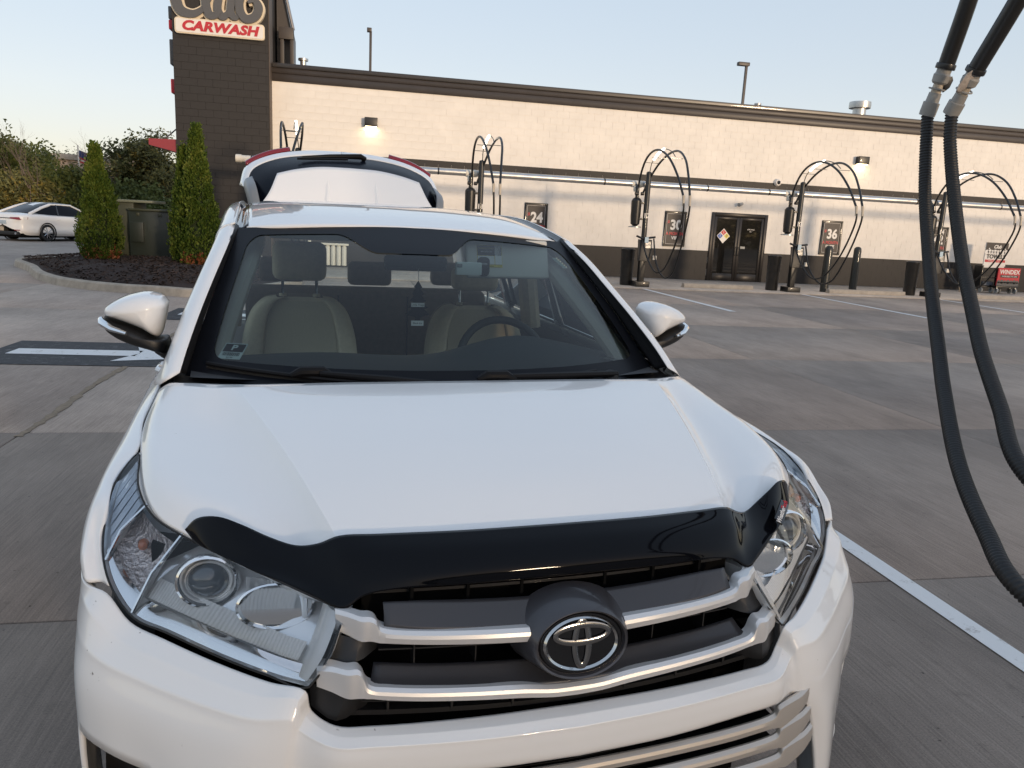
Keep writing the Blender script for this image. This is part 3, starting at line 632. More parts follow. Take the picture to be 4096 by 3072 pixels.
# ---- grille
GR = []
def gv(u, k=0.0): return .030+.10*max(0, abs(u)-.10)**1.9*1.6+k          # plan curve of the grille
def bar(name, poly, vf, thick, mt, parent, bev=.003, both=True):
    """front outline (u,z) on the right half, its front on vf(u,z)"""
    for s in (-1, 1):
        n = len(poly); v = []; 
        for k in (0, 1):
            for (u, z) in poly: v.append((s*u, vf(u, z)+(thick if k else 0), z))
        f = [tuple(range(n)), tuple(range(n, 2*n))[::-1]]+[(i, i+n, (i+1) % n+n, (i+1) % n) for i in range(n)]
        me = MB().add(v, f); me.build(name, mt, parent, bevel=bev, segs=2)
grl = MB().box(-.40, .40, .165, .172, .60, .940).build('grille', M['void'], suv, smooth=False)
def densify(poly, step=.04):
    out = []
    for i in range(len(poly)):
        a, b = poly[i], poly[(i+1) % len(poly)]; n = max(1, int(math.hypot(b[0]-a[0], b[1]-a[1])/step))
        out += [(a[0]+(b[0]-a[0])*k/n, a[1]+(b[1]-a[1])*k/n) for k in range(n)]
    return out
# silver bars: swept strip with a flat face and a top bevel, ending in the wide stepped tips
def strip_bar(name, cols, parent, mt, dep=.035):
    """cols: list of (u, z_top, z_bot, v_face); closed box section with rounded edges"""
    for s in (-1, 1):
        rows = []
        for (u, zt, zb, vf) in cols:
            zt += .002; zb -= .003; h = zt-zb
            rows.append([V(s*u, vf+dep, zt), V(s*u, vf+.010, zt), V(s*u, vf+.002, zt-min(.006, h*.2)), V(s*u, vf, zt-h*.45), V(s*u, vf+.002, zb+.004), V(s*u, vf+.008, zb), V(s*u, vf+dep, zb)])
        W = 7; v = []; f = []
        # dense interpolation along u, exact section
        secs = [crom([r[k] for r in rows], 4) for k in range(W)]; L_ = len(secs[0])
        v = [secs[k][i] for i in range(L_) for k in range(W)]
        for i in range(L_-1):
            for k in range(W):
                f.append((i*W+k, i*W+(k+1) % W, (i+1)*W+(k+1) % W, (i+1)*W+k))
        f.append(tuple(range(W))); f.append(tuple((L_-1)*W+k for k in range(W))[::-1])
        MB().add(v, f).build(name, mt, parent, sharp=24)
strip_bar('grille_bar', [(.098,.874,.850,.040),(.18,.877,.854,.044),(.28,.880,.858,.056),(.345,.883,.861,.068),(.366,.886,.862,.073),(.376,.890,.862,.076),(.383,.902,.863,.079),(.392,.907,.864,.082),(.408,.908,.864,.085),(.430,.909,.868,.105),(.452,.908,.872,.125)], suv, M['silver'])
strip_bar('grille_bar', [(.0,.757,.735,.022),(.05,.758,.737,.022),(.11,.766,.744,.023),(.20,.773,.752,.025),(.30,.782,.762,.030),(.365,.790,.770,.036),(.393,.795,.775,.039),(.403,.803,.776,.040),(.410,.820,.777,.041),(.419,.829,.777,.043),(.436,.829,.778,.045),(.462,.827,.782,.066),(.488,.822,.786,.084)], suv, M['silver'])
# gunmetal shelves above each bar
for nm, rows in (('grille_shelf', [[V(0,.058,.872),V(.1,.06,.874),V(.2,.064,.878),V(.3,.075,.883),V(.368,.092,.888)],[V(0,.078,.886),V(.1,.079,.888),V(.2,.082,.892),V(.3,.092,.900),V(.366,.104,.905)],[V(0,.108,.908),V(.1,.109,.910),V(.2,.110,.915),V(.3,.114,.921),V(.366,.120,.922)]]),
                 ('grille_shelf', [[V(0,.035,.758),V(.1,.036,.764),V(.2,.038,.773),V(.3,.043,.782),V(.398,.052,.794)],[V(0,.058,.770),V(.1,.059,.774),V(.2,.061,.781),V(.3,.066,.789),V(.392,.074,.800)],[V(0,.082,.788),V(.1,.083,.791),V(.2,.085,.797),V(.3,.090,.805),V(.385,.098,.815)]])):
    surf(nm, *loft(rows, 5, 4), M['gunmetal'], suv, thick=.004, both=True)
# end cheeks, black slats and ribs
for s in (-1, 1):
    MB().add(*loft([[V(s*.380,.12,.862),V(s*.41,.105,.862),V(s*.47,.135,.868)],[V(s*.375,.12,.83),V(s*.42,.085,.826),V(s*.485,.118,.82)]], 3, 3)).build('grille_cheek', M['black_plastic'], suv)
    MB().add(*loft([[V(s*.395,.10,.776),V(s*.44,.062,.778),V(s*.50,.10,.79)],[V(s*.395,.10,.728),V(s*.455,.070,.722),V(s*.498,.098,.742)]], 3, 3)).build('grille_cheek', M['black_plastic'], suv)
def slat(z, v, u0, u1, dz=0, t=.004, dep=.05):
    path = [(u, v+.03*(abs(u)/.45)**2, z+dz*(abs(u)/.45)**1.5) for u in [u0+(u1-u0)*i/10 for i in range(11)]]
    b = MB(); 
    for a, c in zip(path[:-1], path[1:]): b.add([(a[0],a[1],a[2]-t/2),(c[0],c[1],c[2]-t/2),(c[0],c[1]+dep,c[2]-t/2),(a[0],a[1]+dep,a[2]-t/2),(a[0],a[1],a[2]+t/2),(c[0],c[1],c[2]+t/2),(c[0],c[1]+dep,c[2]+t/2),(a[0],a[1]+dep,a[2]+t/2)], [(0,3,2,1),(4,5,6,7),(0,1,5,4),(2,3,7,6)])
    b.build('grille_slat', M['black_plastic'], suv, smooth=False)
slat(.826, .085, -.375, -.09, .010, t=.003); slat(.826, .085, .09, .375, .010, t=.003)
slat(.722, .066, -.45, .45, .022, t=.003); slat(.706, .060, -.45, .45, .018, t=.010)
for z in (.928, .938, .950): slat(z, .130, -.38, .38, .0, t=.006)
for u in [-.36+.12*i for i in range(7)]:
    MB().box(u-.002, u+.002, .058+.03*(u/.45)**2, .12, .706+.02*(abs(u)/.45)**1.5, .752+.02*(abs(u)/.45)**1.5).build('grille_rib', M['black_plastic'], suv, smooth=False)
for u in (-.31, -.19, .19, .31): MB().box(u-.0012, u+.0012, .092, .13, .79, .86).build('grille_rib', M['black_plastic'], suv, smooth=False)
for u in (-.31, -.20, -.09, .09, .20, .31): MB().box(u-.003, u+.003, .128, .16, .905, .955).build('grille_rib', M['void'], suv, smooth=False)
# emblem housing and emblem
EC = V(0, .022, .845); ta = R(8)
def em(x, z, y): return V(EC.x+x, EC.y+y+z*math.sin(ta), EC.z+z*math.cos(ta))
def ell(a, b, y, n=56, cx=0, cz=0): return [em(cx+a*math.cos(2*PI*k/n), cz+b*math.sin(2*PI*k/n), y) for k in range(n)]
def rings(rs, cap=True):
    v = [p for r in rs for p in r]; n = len(rs[0]); f = []
    for i in range(len(rs)-1):
        for k in range(n): f.append((i*n+k, i*n+(k+1) % n, (i+1)*n+(k+1) % n, (i+1)*n+k))
    if cap: f.append(tuple((len(rs)-1)*n+k for k in range(n)))
    return v, f
hz = []
for (a, b, y, up) in ((.128,.080,.070,.010),(.114,.076,.040,.007),(.103,.073,.016,.004),(.098,.0695,.002,0),(.0935,.066,-.004,0),(.090,.063,-.002,0),(.088,.061,.006,0)):
    n = 56; ring = []
    for k in range(n):
        t = 2*PI*k/n; z = b*math.sin(t); 
        if z > 0: z *= 1+up*3.5; yy = y+(.02*up/.012)*(math.sin(t)**2)
        else: yy = y
        ring.append(em(a*math.cos(t), z, yy))
    hz.append(ring)
MB().add(*rings(hz)).build('emblem_housing', mat('housing_gunmetal', (.060, .058, .064), .32, metal=.4, coat=.4), suv)
emb = MB().add(*rings([ell(.0875,.0605,.006), ell(.0835,.0575,.003)])).build('emblem', M['gloss_black'], suv)
def ring_solid(a, b, wa, wb, y, cx=0, cz=0, mt='chrome', nm='emblem_ring', dy=.004):
    r0 = ell(a, b, y, cx=cx, cz=cz); r1 = ell(a-wa*.5, b-wb*.5, y-dy, cx=cx, cz=cz); r2 = ell(a-wa, b-wb, y, cx=cx, cz=cz)
    MB().add(*rings([r0, r1, r2], cap=False)).build(nm, M[mt], emb, sharp=60)
M['emblem_smoke'] = mat('smoked_chrome', (.33, .33, .33), .12, metal=1.0)
M['dark_chrome'] = mat('dark_chrome', (.58, .58, .57), .12, metal=1.0)
ring_solid(.0785, .0535, .0085, .0065, .002, mt='dark_chrome')
ring_solid(.0205, .0500, .0125, .0135, .000, mt='emblem_smoke', dy=.002); ring_solid(.0600, .0230, .0110, .0120, -.001, cz=.0200, mt='emblem_smoke', dy=.002)

# ---- lower grille bars
M['champagne'] = mat('champagne_silver', (.60, .55, .49), .32, metal=.5, coat=.3)
for (zc, dz_, off) in ((.578, 0, 0), (.527, 0, .012), (.476, 0, .024)):
    strip_bar('lower_grille_bar', [(.0, zc+.010, zc-.013, .008), (.2, zc+.013, zc-.010, .010), (.36, zc+.020, zc-.004, .014), (.455+off*.8, zc+.030, zc+.004, .018), (.470+off, zc+.036, zc+.004, .019), (.478+off, zc+.050, zc+.003, .020), (.492+off, zc+.056, zc+.001, .022), (.512+off, zc+.060, zc+.008, .026), (.545+off, zc+.066, zc+.022, .034), (.572+off, zc+.074, zc+.036, .046)], suv, M['champagne'], dep=.014)
for z in (.552, .500, .450): slat(z, .075, -.55, .55, .02, t=.002)
MB().box(-.06, .06, -.004, .03, .505, .545).build('lower_sensor', M['black_plastic'], suv, bevel=.008)

# ---- headlights
lamp_top = [V(.432,.128,.905),V(.520,.190,.930),V(.578,.238,.943),V(.656,.314,.955),V(.726,.390,.966),V(.786,.466,.976),V(.818,.525,.992),V(.843,.612,1.012),V(.862,.765,1.036)]
lamp_bot = [V(.502,.080,.792),V(.568,.130,.792),V(.657,.203,.799),V(.760,.293,.813),V(.822,.345,.822),V(.866,.395,.862),V(.890,.450,.905),V(.898,.52,.950),V(.894,.64,1.006)]
lamp_mid = [V(.462,.085,.846),V(.545,.140,.858),V(.618,.205,.872),V(.712,.295,.884),V(.785,.368,.894),V(.838,.432,.920),V(.866,.490,.952),V(.882,.565,.985),V(.884,.70,1.022)]
lamp_tipend = None
def lens_rows(d=0.0):
    rows = [[p.copy() for p in lamp_top], [p.copy() for p in lamp_mid], [p.copy() for p in lamp_bot]]
    if d:
        for r in rows:
            for p in r: p.x -= d*.25; p.y += d; p.z -= d*.05
    return rows
M['reflector'] = mat('lamp_reflector', (.90, .91, .92), .16, metal=.45, coat=.5)
M['lamp_grey'] = mat('lamp_satin_bezel', (.80, .80, .79), .3, metal=.15)
M['ribbed'] = mat('lamp_ribbed_bezel', (.70, .695, .68), .35, metal=.05)
M['proj'] = mat('projector_glass', (.10, .115, .13), .03, coat=1.0)
M['lamp_blue'] = mat('lamp_pale_plastic', (.74, .80, .87), .2, metal=.15, coat=.5)
def LP(a, b):   # point on lens surface, a along 0..8, b 0 top..1 bottom
    i = min(int(a), 7); t = a-i
    T, Mi, B = lamp_top[i].lerp(lamp_top[i+1], t), lamp_mid[i].lerp(lamp_mid[i+1], t), lamp_bot[i].lerp(lamp_bot[i+1], t)
    return T.lerp(Mi, b*2) if b < .5 else Mi.lerp(B, b*2-1)
def inward(p, d): return V(p.x-d*.30, p.y+d*.92, p.z-.05*d)
for s in (-1, 1):
    fl = (lambda v: sx([Vector(p) for p in v], s))
    # tub: chrome back wall, side walls
    rows = lens_rows()
    deep = [[inward(p, dd) for p in r] for r, dd in zip(rows, (.115, .078, .030))]
    hv_, hf_ = loft([rows[0], [a.lerp(b, .5) for a, b in zip(rows[0], deep[0])], deep[0], deep[1], deep[2], [a.lerp(b, .5) for a, b in zip(rows[2], deep[2])], rows[2]], 4, 4)
    hl = surf('headlight', fl(hv_), hf_, M['reflector'], suv, sharp=45)
    e0 = [inward(LP(0, b/6), .0) for b in range(7)]; e1 = [inward(p, .085) for p in e0]
    MB().add(fl(e0+e1), [(i, i+1, i+8, i+7) for i in range(6)]).build('inner_end', M['lamp_grey'], hl)
    # lens
    lr = [[p+V(0, -.0015, .0005) for p in r] for r in rows]
    ln = surf('headlight_lens', fl(loft(lr, 6, 8)[0]), loft(lr, 6, 8)[1], M['lens'], hl, sharp=60)
    ep = [p for p in lamp_top]+[p for p in reversed(lamp_bot)]
    MB().tube(fl(crom(ep+[ep[0]], 4)), .0022, 6, cap=False).build('lens_gasket', M['rubber'], hl)
    # chrome lower strip along the bottom edge
    st = [[inward(LP(a, .995), .012) for a in (0.15, 1, 2, 3, 4, 4.8, 5.5, 6.2)], [inward(LP(a, .90), .018) for a in (0.15, 1, 2, 3, 4, 4.8, 5.5, 6.2)], [inward(LP(a, .83), .026) for a in (0.15, 1, 2, 3, 4, 4.8, 5.5, 6.2)]]
    surf('lower_chrome_strip', fl(loft(st, 4, 3)[0]), loft(st, 4, 3)[1], M['chrome'], hl)
    # ribbed satin shelf under the beams
    def ribs(a0, a1, b0, b1, d0, d1, n, nm):
        b = MB(); v = []; f = []
        for i in range(n+1):
            a = a0+(a1-a0)*i/n; dd = .0022 if i % 2 else 0
            v += [inward(LP(a, b0), d0+dd), inward(LP(a, b1), d1+dd)]
        f = [(2*i, 2*i+1, 2*i+3, 2*i+2) for i in range(n)]
        MB().add(fl(v), f).build(nm, M['ribbed'], hl, smooth=False)
    ribs(.55, 4.0, .82, .62, .028, .048, 90, 'ribbed_shelf')
    # projector beam
    def cup(a, b, dpt, prof, mt, nm, n=32, sq=.86):
        c = inward(LP(a, b), dpt); ax = V(.12, -1, .16).normalized(); xx = V(1, .12, 0).normalized(); zz = xx.cross(ax); zz.normalize()
        if zz.z < 0: zz = -zz
        v = []; f = []
        for (r_, h) in prof:
            for k in range(n):
                t = 2*PI*k/n; v.append(c+xx*(r_*math.cos(t))+zz*(r_*sq*math.sin(t))+ax*h)
        for i in range(len(prof)-1):
            for k in range(n): f.append((i*n+k, i*n+(k+1) % n, (i+1)*n+(k+1) % n, (i+1)*n+k))
        f.append(tuple((len(prof)-1)*n+k for k in range(n)))
        return MB().add(fl(v), f).build(nm, mt, hl, sharp=35)
    cup(2.95, .40, .055, [(.058,.0),(.064,.020),(.060,.032),(.055,.034),(.052,.028),(.047,.010),(.044,.006)], M['chrome'], 'projector_bezel')
    cup(2.95, .40, .055, [(.047,.008),(.0455,.018),(.042,.021),(.040,.018)], M['lamp_grey'], 'projector_ring')
    cup(2.95, .40, .055, [(.041,.012),(.038,.022),(.030,.030),(.018,.035),(.006,.037)], M['proj'], 'projector_lens', sq=.88)
    # high beam reflector: fluted bowl
    c = inward(LP(1.45, .36), .050)
    v = []; f = []; NA, NB = 28, 6
    for j in range(NB+1):
        t = j/NB
        for i in range(NA+1):
            x = -.062+.124*i/NA; z = (-.034+.072*t)
            dpt = .040*(1-(x/.07)**2)*(1-((z-.002)/.052)**2); fl_ = .0016*math.cos(i*PI/2)
            v.append(c+V(x*.9, max(0, dpt)+fl_+x*.55, z+x*.12))
    f = [(j*(NA+1)+i, j*(NA+1)+i+1, (j+1)*(NA+1)+i+1, (j+1)*(NA+1)+i) for j in range(NB) for i in range(NA)]
    MB().add(fl(v), f).build('high_beam_reflector', M['reflector'], hl, sharp=80)
    cup(1.45, .36, .050, [(.070,.000),(.074,.012),(.069,.014),(.066,.004)], M['chrome'], 'high_beam_bezel', sq=.62).data.polygons[-1].material_index = 0
    MB().tube(fl([c+V(0,.034,0), c+V(0,.002,.0)]), [.010, .008], 10).build('bulb', M['proj'], hl)
    # turn signal chamber: textured bowl with amber bulb, vertical divider ribs
    ts = [[inward(LP(a, b), d_) for a in (4.16, 4.75, 5.3, 5.94)] for (b, d_) in ((.20, .035), (.45, .060), (.70, .055), (.88, .030))]
    M.setdefault('textured', mat('textured_reflector', (.66, .60, .58), .22, metal=.7, bump=1.0, bscale=90))
    surf('turn_signal_bowl', fl(loft(ts, 4, 4)[0]), loft(ts, 4, 4)[1], M['textured'], hl)
    ca = inward(LP(4.95, .42), .035); b = MB(); b.lathe([(.002, -.016), (.009, -.011), (.012, 0), (.009, .012), (.003, .016)], 14, axis='y', c=(0, 0, 0)); bo = b.build('turn_signal_bulb', M['amber'], hl); bo.location = (s*ca.x, ca.y, ca.z)
    for a in (4.15, 5.95):
        e = [inward(LP(a, k/8), .006) for k in range(9)]; e2 = [inward(LP(a, k/8), .055) for k in range(9)]
        MB().add(fl(e+e2), [(k, k+1, k+10, k+9) for k in range(8)]).build('divider', M['lamp_grey'], hl)
        MB().tube(fl(e), .004, 6).build('divider_edge', M['chrome'], hl)
    # pale side marker fins towards the rear tip
    for k, a in enumerate((6.15, 6.5, 6.85, 7.2, 7.5)):
        q = [inward(LP(a, .08), .004), inward(LP(a+.28, .10), .006), inward(LP(a+.28, .92), .022), inward(LP(a, .92), .018)]
        q2 = [inward(p, .02) for p in q]
        MB().add(fl(q+q2), [(0, 1, 2, 3), (4, 7, 6, 5), (0, 4, 5, 1), (1, 5, 6, 2), (2, 6, 7, 3), (3, 7, 4, 0)]).build('marker_fin', M['lamp_blue'], hl, smooth=False)
    # inner end: satin column
    e = [[inward(LP(.12, b), .004), inward(LP(.34, b), .012), inward(LP(.5, b), .05)] for b in (.06, .3, .6, .95)]
    surf('inner_column', fl(loft(e, 4, 3)[0]), loft(e, 4, 3)[1], M['lamp_grey'], hl)

# ---- windshield
A_edge = [V(.800,1.30,1.118),V(.783,1.372,1.173),V(.746,1.533,1.294),V(.697,1.738,1.431),V(.654,1.945,1.556)]
A_cen = [V(0,1.00,1.118),V(0,1.090,1.176),V(0,1.285,1.308),V(0,1.545,1.455),V(0,1.845,1.588)]
def WS(s_, t):   # s_ -1..1, t 0 bottom..1 top
    k = t*4; i = min(int(k), 3); fk = k-i
    E_ = crom(A_edge, 8); C_ = crom(A_cen, 8); q = t*32; j = min(int(q), 31); ff = q-j
    e = E_[j].lerp(E_[j+1], ff); c = C_[j].lerp(C_[j+1], ff); w_ = abs(s_)
    return V(e.x*s_, c.y+(e.y-c.y)*w_**2.2, c.z+(e.z-c.z)*w_**2.0)
E_CACHE = None
def ws_grid(nx, ny, off=0.0, s0=-1, s1=1, t0=0, t1=1):
    v = [WS(s0+(s1-s0)*i/nx, t0+(t1-t0)*j/ny)+V(0, off*.6, -off*.8) for j in range(ny+1) for i in range(nx+1)]
    return v, [(j*(nx+1)+i, j*(nx+1)+i+1, (j+1)*(nx+1)+i+1, (j+1)*(nx+1)+i) for j in range(ny) for i in range(nx)]
surf('windshield', *ws_grid(28, 16), M['windshield'], suv)
# printed black border with camera shield bulge
def inner_loop(n=220):
    pts = []
    s1, t0, t1, rs, rt = .925, .222, .945, .07, .10
    cor = [(s1, t0, 270), (s1, t1, 0), (-s1, t1, 90), (-s1, t0, 180)]
    for (cx, ct, a0) in cor:
        for k in range(13):
            a = R(a0+90*k/12); x = cx-math.copysign(rs, cx)+rs*math.cos(a); t = ct+(rt if ct < .5 else -rt)+rt*math.sin(a); pts.append((x, t))
        if a0 == 0:
            for k in range(1, 60):
                x = (s1-rs)*(1-2*k/60); w_ = abs(x+.06); d = 0
                if w_ < .40: d = .12*(1 if w_ < .18 else .5+.5*math.cos(PI*(w_-.18)/.22))
                pts.append((x, t1-d))
        elif a0 == 180:
            for k in range(1, 40): pts.append((-(s1-rs)*(1-2*k/40), t0))
        elif a0 == 270:
            for k in range(1, 16): pts.append((s1, t0+rt+(t1-t0-2*rt)*k/16))
        else:
            for k in range(1, 16): pts.append((-s1, t1-rt-(t1-t0-2*rt)*k/16))
    return pts
il = inner_loop(); n = len(il); ol = []
for (x, t) in il:
    cx, ct = 0, .55; dx, dt = x-cx, t-ct
    kx = 1/abs(dx) if dx else 1e9; kt = ((1-ct)/dt if dt > 0 else (0-ct)/dt) if dt else 1e9; k = min(kx, kt); ol.append((cx+dx*k, ct+dt*k))
NR = 6; fv = []; ff_ = []
for j in range(NR+1):
    for (a, b) in zip(ol, il): fv.append(WS(a[0]+(b[0]-a[0])*j/NR, a[1]+(b[1]-a[1])*j/NR)+V(0, -.0016, .0020))
for j in range(NR):
    for i in range(n): ff_.append((j*n+i, j*n+(i+1) % n, (j+1)*n+(i+1) % n, (j+1)*n+i))
# fill the four outer corners the radial projection skips
surf('windshield_border', fv, ff_, M['frit'], suv)
for sgn in (-1, 1):
    for tt in (0, 1):
        MB().add([WS(sgn, tt)+V(0, -.0013, .0016), WS(sgn*.90, tt)+V(0, -.0013, .0016), WS(sgn*.93, abs(tt-.06))+V(0, -.0013, .0016), WS(sgn, abs(tt-.10))+V(0, -.0013, .0016)], [(0, 1, 2, 3)]).build('windshield_corner', M['frit'], suv, smooth=False)
# cowl under the glass
surf('cowl', *loft([[V(-.82,1.18,1.108),V(-.5,1.07,1.112),V(0,1.02,1.114),V(.5,1.07,1.112),V(.82,1.18,1.108)],[V(-.84,1.36,1.12),V(-.5,1.2,1.11),V(0,1.14,1.10),V(.5,1.2,1.11),V(.84,1.36,1.12)]], 6, 3), M['black_plastic'], suv)
# A pillars: black moulding + white pillar
out_edge = [V(.806,1.205,1.146),V(.790,1.283,1.206),V(.762,1.426,1.296),V(.724,1.610,1.402),V(.690,1.76,1.489),V(.664,1.965,1.568)]
glass_e = [V(.795,1.275,1.128),V(.780,1.36,1.180),V(.748,1.52,1.292),V(.704,1.70,1.412),V(.678,1.83,1.49),V(.652,1.955,1.566)]
for s in (-1, 1):
    v, f = loft([glass_e, [a.lerp(b, .55)+V(.004*1, -.004, .006) for a, b in zip(glass_e, out_edge)], out_edge], 5, 4)
    surf('pillar_moulding', sx(v, s), f, M['black_plastic'], suv, thick=.004)
    p1 = [p+V(.022, .010, .004) for p in out_edge]; p2 = [p+V(.052, .045, -.010) for p in out_edge]; p3 = [p+V(.058, .10, -.03) for p in out_edge]; p4 = [p+V(.03, .13, -.03) for p in out_edge]
    p1[0] = V(.838,1.19,1.128); p2[0] = V(.872,1.24,1.10); p3[0] = V(.885,1.30,1.10); p4[0] = V(.86,1.33,1.10)
    v, f = loft([out_edge, p1, p2, p3, p4], 5, 4); surf('pillar', sx(v, s), f, WP, suv, thick=.003)
    MB().tube(fl2 := [(s*(p.x-.070), p.y+.15, p.z-.055) for p in out_edge], .038, 10).build('pillar_trim', mat('interior_beige_trim', (.58, .54, .46), .7), suv)

# ---- roof
rf = [[V(0,1.842,1.590),V(.3,1.852,1.586),V(.52,1.890,1.572),V(.625,1.940,1.562)],
      [V(0,2.05,1.632),V(.3,2.06,1.628),V(.52,2.08,1.615),V(.622,2.11,1.597)],
      [V(0,2.5,1.680),V(.3,2.5,1.676),V(.52,2.5,1.664),V(.620,2.5,1.646)],
      [V(0,3.1,1.698),V(.3,3.1,1.694),V(.52,3.1,1.684),V(.620,3.1,1.668)],
      [V(0,3.8,1.694),V(.3,3.8,1.690),V(.52,3.8,1.680),V(.615,3.8,1.664)],
      [V(0,4.2,1.680),V(.3,4.2,1.676),V(.50,4.18,1.668),V(.60,4.15,1.652)]]
surf('roof', *loft(rf, 6, 6), WP, suv, thick=.012, both=True)
for s in (-1, 1):
    dt = [V(.640,1.955,1.566),V(.637,2.12,1.594),V(.635,2.5,1.642),V(.635,3.1,1.664),V(.630,3.8,1.660),V(.618,4.15,1.648)]
    o1 = [p+V(.028, 0, .006) for p in dt]; a_ = [p+V(-.016, 0, .004) for p in dt]
    v, f = loft([a_, [p+V(.004, 0, -.010) for p in dt], [p+V(.016, 0, -.008) for p in dt], o1], 5, 3); surf('roof_channel', sx(v, s), f, M['gloss_black'], suv, thick=.002)
    so = [[p+V(.0, 0, .004) for p in o1], [p+V(.040, .01, -.010) for p in o1], [p+V(.070, .02, -.050) for p in o1], [p+V(.072, .02, -.085) for p in o1]]
    v, f = loft(so, 5, 4); surf('roof_side', sx(v, s), f, WP, suv, thick=.004)

# ---- sides: doors with glass, quarter panels
M['beige'] = mat('beige_fabric', (.64, .53, .39), .9, var=.08, vscale=60, bump=.15, bscale=300)
M['beige_rib'] = mat('ribbed_beige_fabric', (.55, .46, .34), .95, var=.10, vscale=90, bump=.3, bscale=200, aniso=(12, 1, 1))
M['seat_back'] = mat('dark_taupe_seat', (.30, .22, .16), .9, var=.1, vscale=40)
M['dash'] = mat('dark_dashboard', (.045, .047, .05), .6, bump=.1, bscale=300)
M['headliner'] = mat('headliner', (.62, .59, .52), .95)
for s in (-1, 1):
    spans = [(1.46, 2.42, 'door'), (2.42, 3.28, 'door'), (3.28, 4.45, 'quarter_panel')]
    for (y0, y1, nm) in spans:
        y0 += .003; y1 -= .003; ym = (y0+y1)/2; zb = (1.125, 1.135, 1.15)
        rows = []
        for (u, z) in ((.872, None), (.905, 1.08), (.940, 1.02), (.955, .88), (.950, .70), (.955, .55), (.935, .36), (.89, .27)):
            rows.append([V(u+.004*(nm != 'door')-(.05*(k/2)**2 if nm != 'door' else 0), y, z if z else 1.122+.02*(y-1.46)/2) for k, y in enumerate((y0, ym, y1))])
        v, f = loft(rows, 5, 4); o = surf(nm, sx(v, s), f, WP, suv, thick=.008)
        if nm == 'door':
            MB().tube([(s*.955, y1-.26, .96), (s*.985, y1-.22, .965), (s*.985, y1-.10, .965), (s*.955, y1-.06, .96)], .013, 8).build('handle', WP, o)
    # side glass and dark pillars
    gl_ = [[V(.868,1.42,1.13),V(.868,2.38,1.145)],[V(.80,1.62,1.30),V(.80,2.40,1.34)],[V(.722,1.95,1.50),V(.725,2.42,1.545)]]
    v, f = loft(gl_, 8, 4); surf('side_window', sx(v, s), f, M['side_glass'], suv)
    gl_ = [[V(.868,2.46,1.15),V(.866,3.24,1.16)],[V(.80,2.47,1.34),V(.80,3.2,1.36)],[V(.725,2.48,1.55),V(.725,3.16,1.56)]]
    v, f = loft(gl_, 6, 4); surf('side_window', sx(v, s), f, M['privacy'], suv)
    gl_ = [[V(.864,3.34,1.165),V(.83,4.1,1.19)],[V(.80,3.32,1.36),V(.78,4.0,1.37)],[V(.722,3.28,1.56),V(.71,3.9,1.555)]]
    v, f = loft(gl_, 6, 4); surf('side_window', sx(v, s), f, M['privacy'], suv)
    for (ya, yb) in ((2.40, 2.46), (3.22, 3.33)):
        v, f = loft([[V(.872,ya-.01,1.14),V(.872,yb+.01,1.14)],[V(.803,ya,1.34),V(.803,yb,1.34)],[V(.728,ya,1.55),V(.728,yb,1.55)]], 3, 4); surf('window_pillar', sx(v, s), f, M['gloss_black'], suv, thick=.02)
    v, f = loft([[V(.83,4.08,1.17),V(.84,4.45,1.15)],[V(.78,3.98,1.37),V(.80,4.40,1.36)],[V(.705,3.88,1.57),V(.72,4.25,1.58)]], 3, 4); surf('rear_pillar', sx(v, s), f, WP, suv, thick=.03)
    MB().tube([(s*.87, 1.33, 1.115), (s*.875, 1.9, 1.128), (s*.873, 2.8, 1.145), (s*.866, 3.6, 1.165)], .010, 6).build('belt_moulding', M['gloss_black'], suv)
    # inner door cards
    MB().add(*loft([[V(s*.80,1.32,1.10),V(s*.80,2.4,1.12),V(s*.80,3.3,1.13)],[V(s*.78,1.30,.95),V(s*.77,2.4,.95),V(s*.77,3.3,.95)],[V(s*.80,1.30,.5),V(s*.80,2.4,.5),V(s*.80,3.3,.5)]], 4, 3)).build('door_card', M['dash'], suv)
    MB().tube([(s*.715, 2.44, 1.12), (s*.69, 2.46, 1.35), (s*.655, 2.48, 1.55)], .05, 10).build('b_pillar_trim', M['beige'], suv)
surf('rear_bumper', *loft([[V(0,4.72,.86),V(.5,4.70,.86),V(.82,4.58,.86),V(.90,4.44,.86)],[V(0,4.78,.70),V(.5,4.76,.70),V(.86,4.60,.70),V(.935,4.40,.70)],[V(0,4.77,.45),V(.5,4.75,.45),V(.85,4.58,.45),V(.93,4.38,.45)],[V(0,4.66,.32),V(.5,4.64,.32),V(.80,4.5,.32),V(.90,4.34,.32)]], 5, 4), WP, suv, thick=.01, both=True)
for s in (-1, 1):
    v, f = loft([[V(.80,4.50,1.12),V(.86,4.40,1.12),V(.875,4.2,1.12)],[V(.84,4.56,1.0),V(.90,4.44,1.0),V(.925,4.2,1.0)],[V(.84,4.57,.88),V(.91,4.44,.88),V(.94,4.2,.88)]], 4, 4); surf('tail_lamp', sx(v, s), f, M['red_lens'], suv)
MB().box(-.80, .80, 3.3, 4.6, .60, .66).build('cargo_floor', M['dash'], suv, smooth=False)
MB().box(-.78, .78, 1.35, 3.4, .42, .46).build('cabin_floor', M['dash'], suv, smooth=False)
surf('headliner', *loft([[p+V(-.01, .03, -.035) for p in r] for r in rf], 3, 3), M['headliner'], suv, both=True)

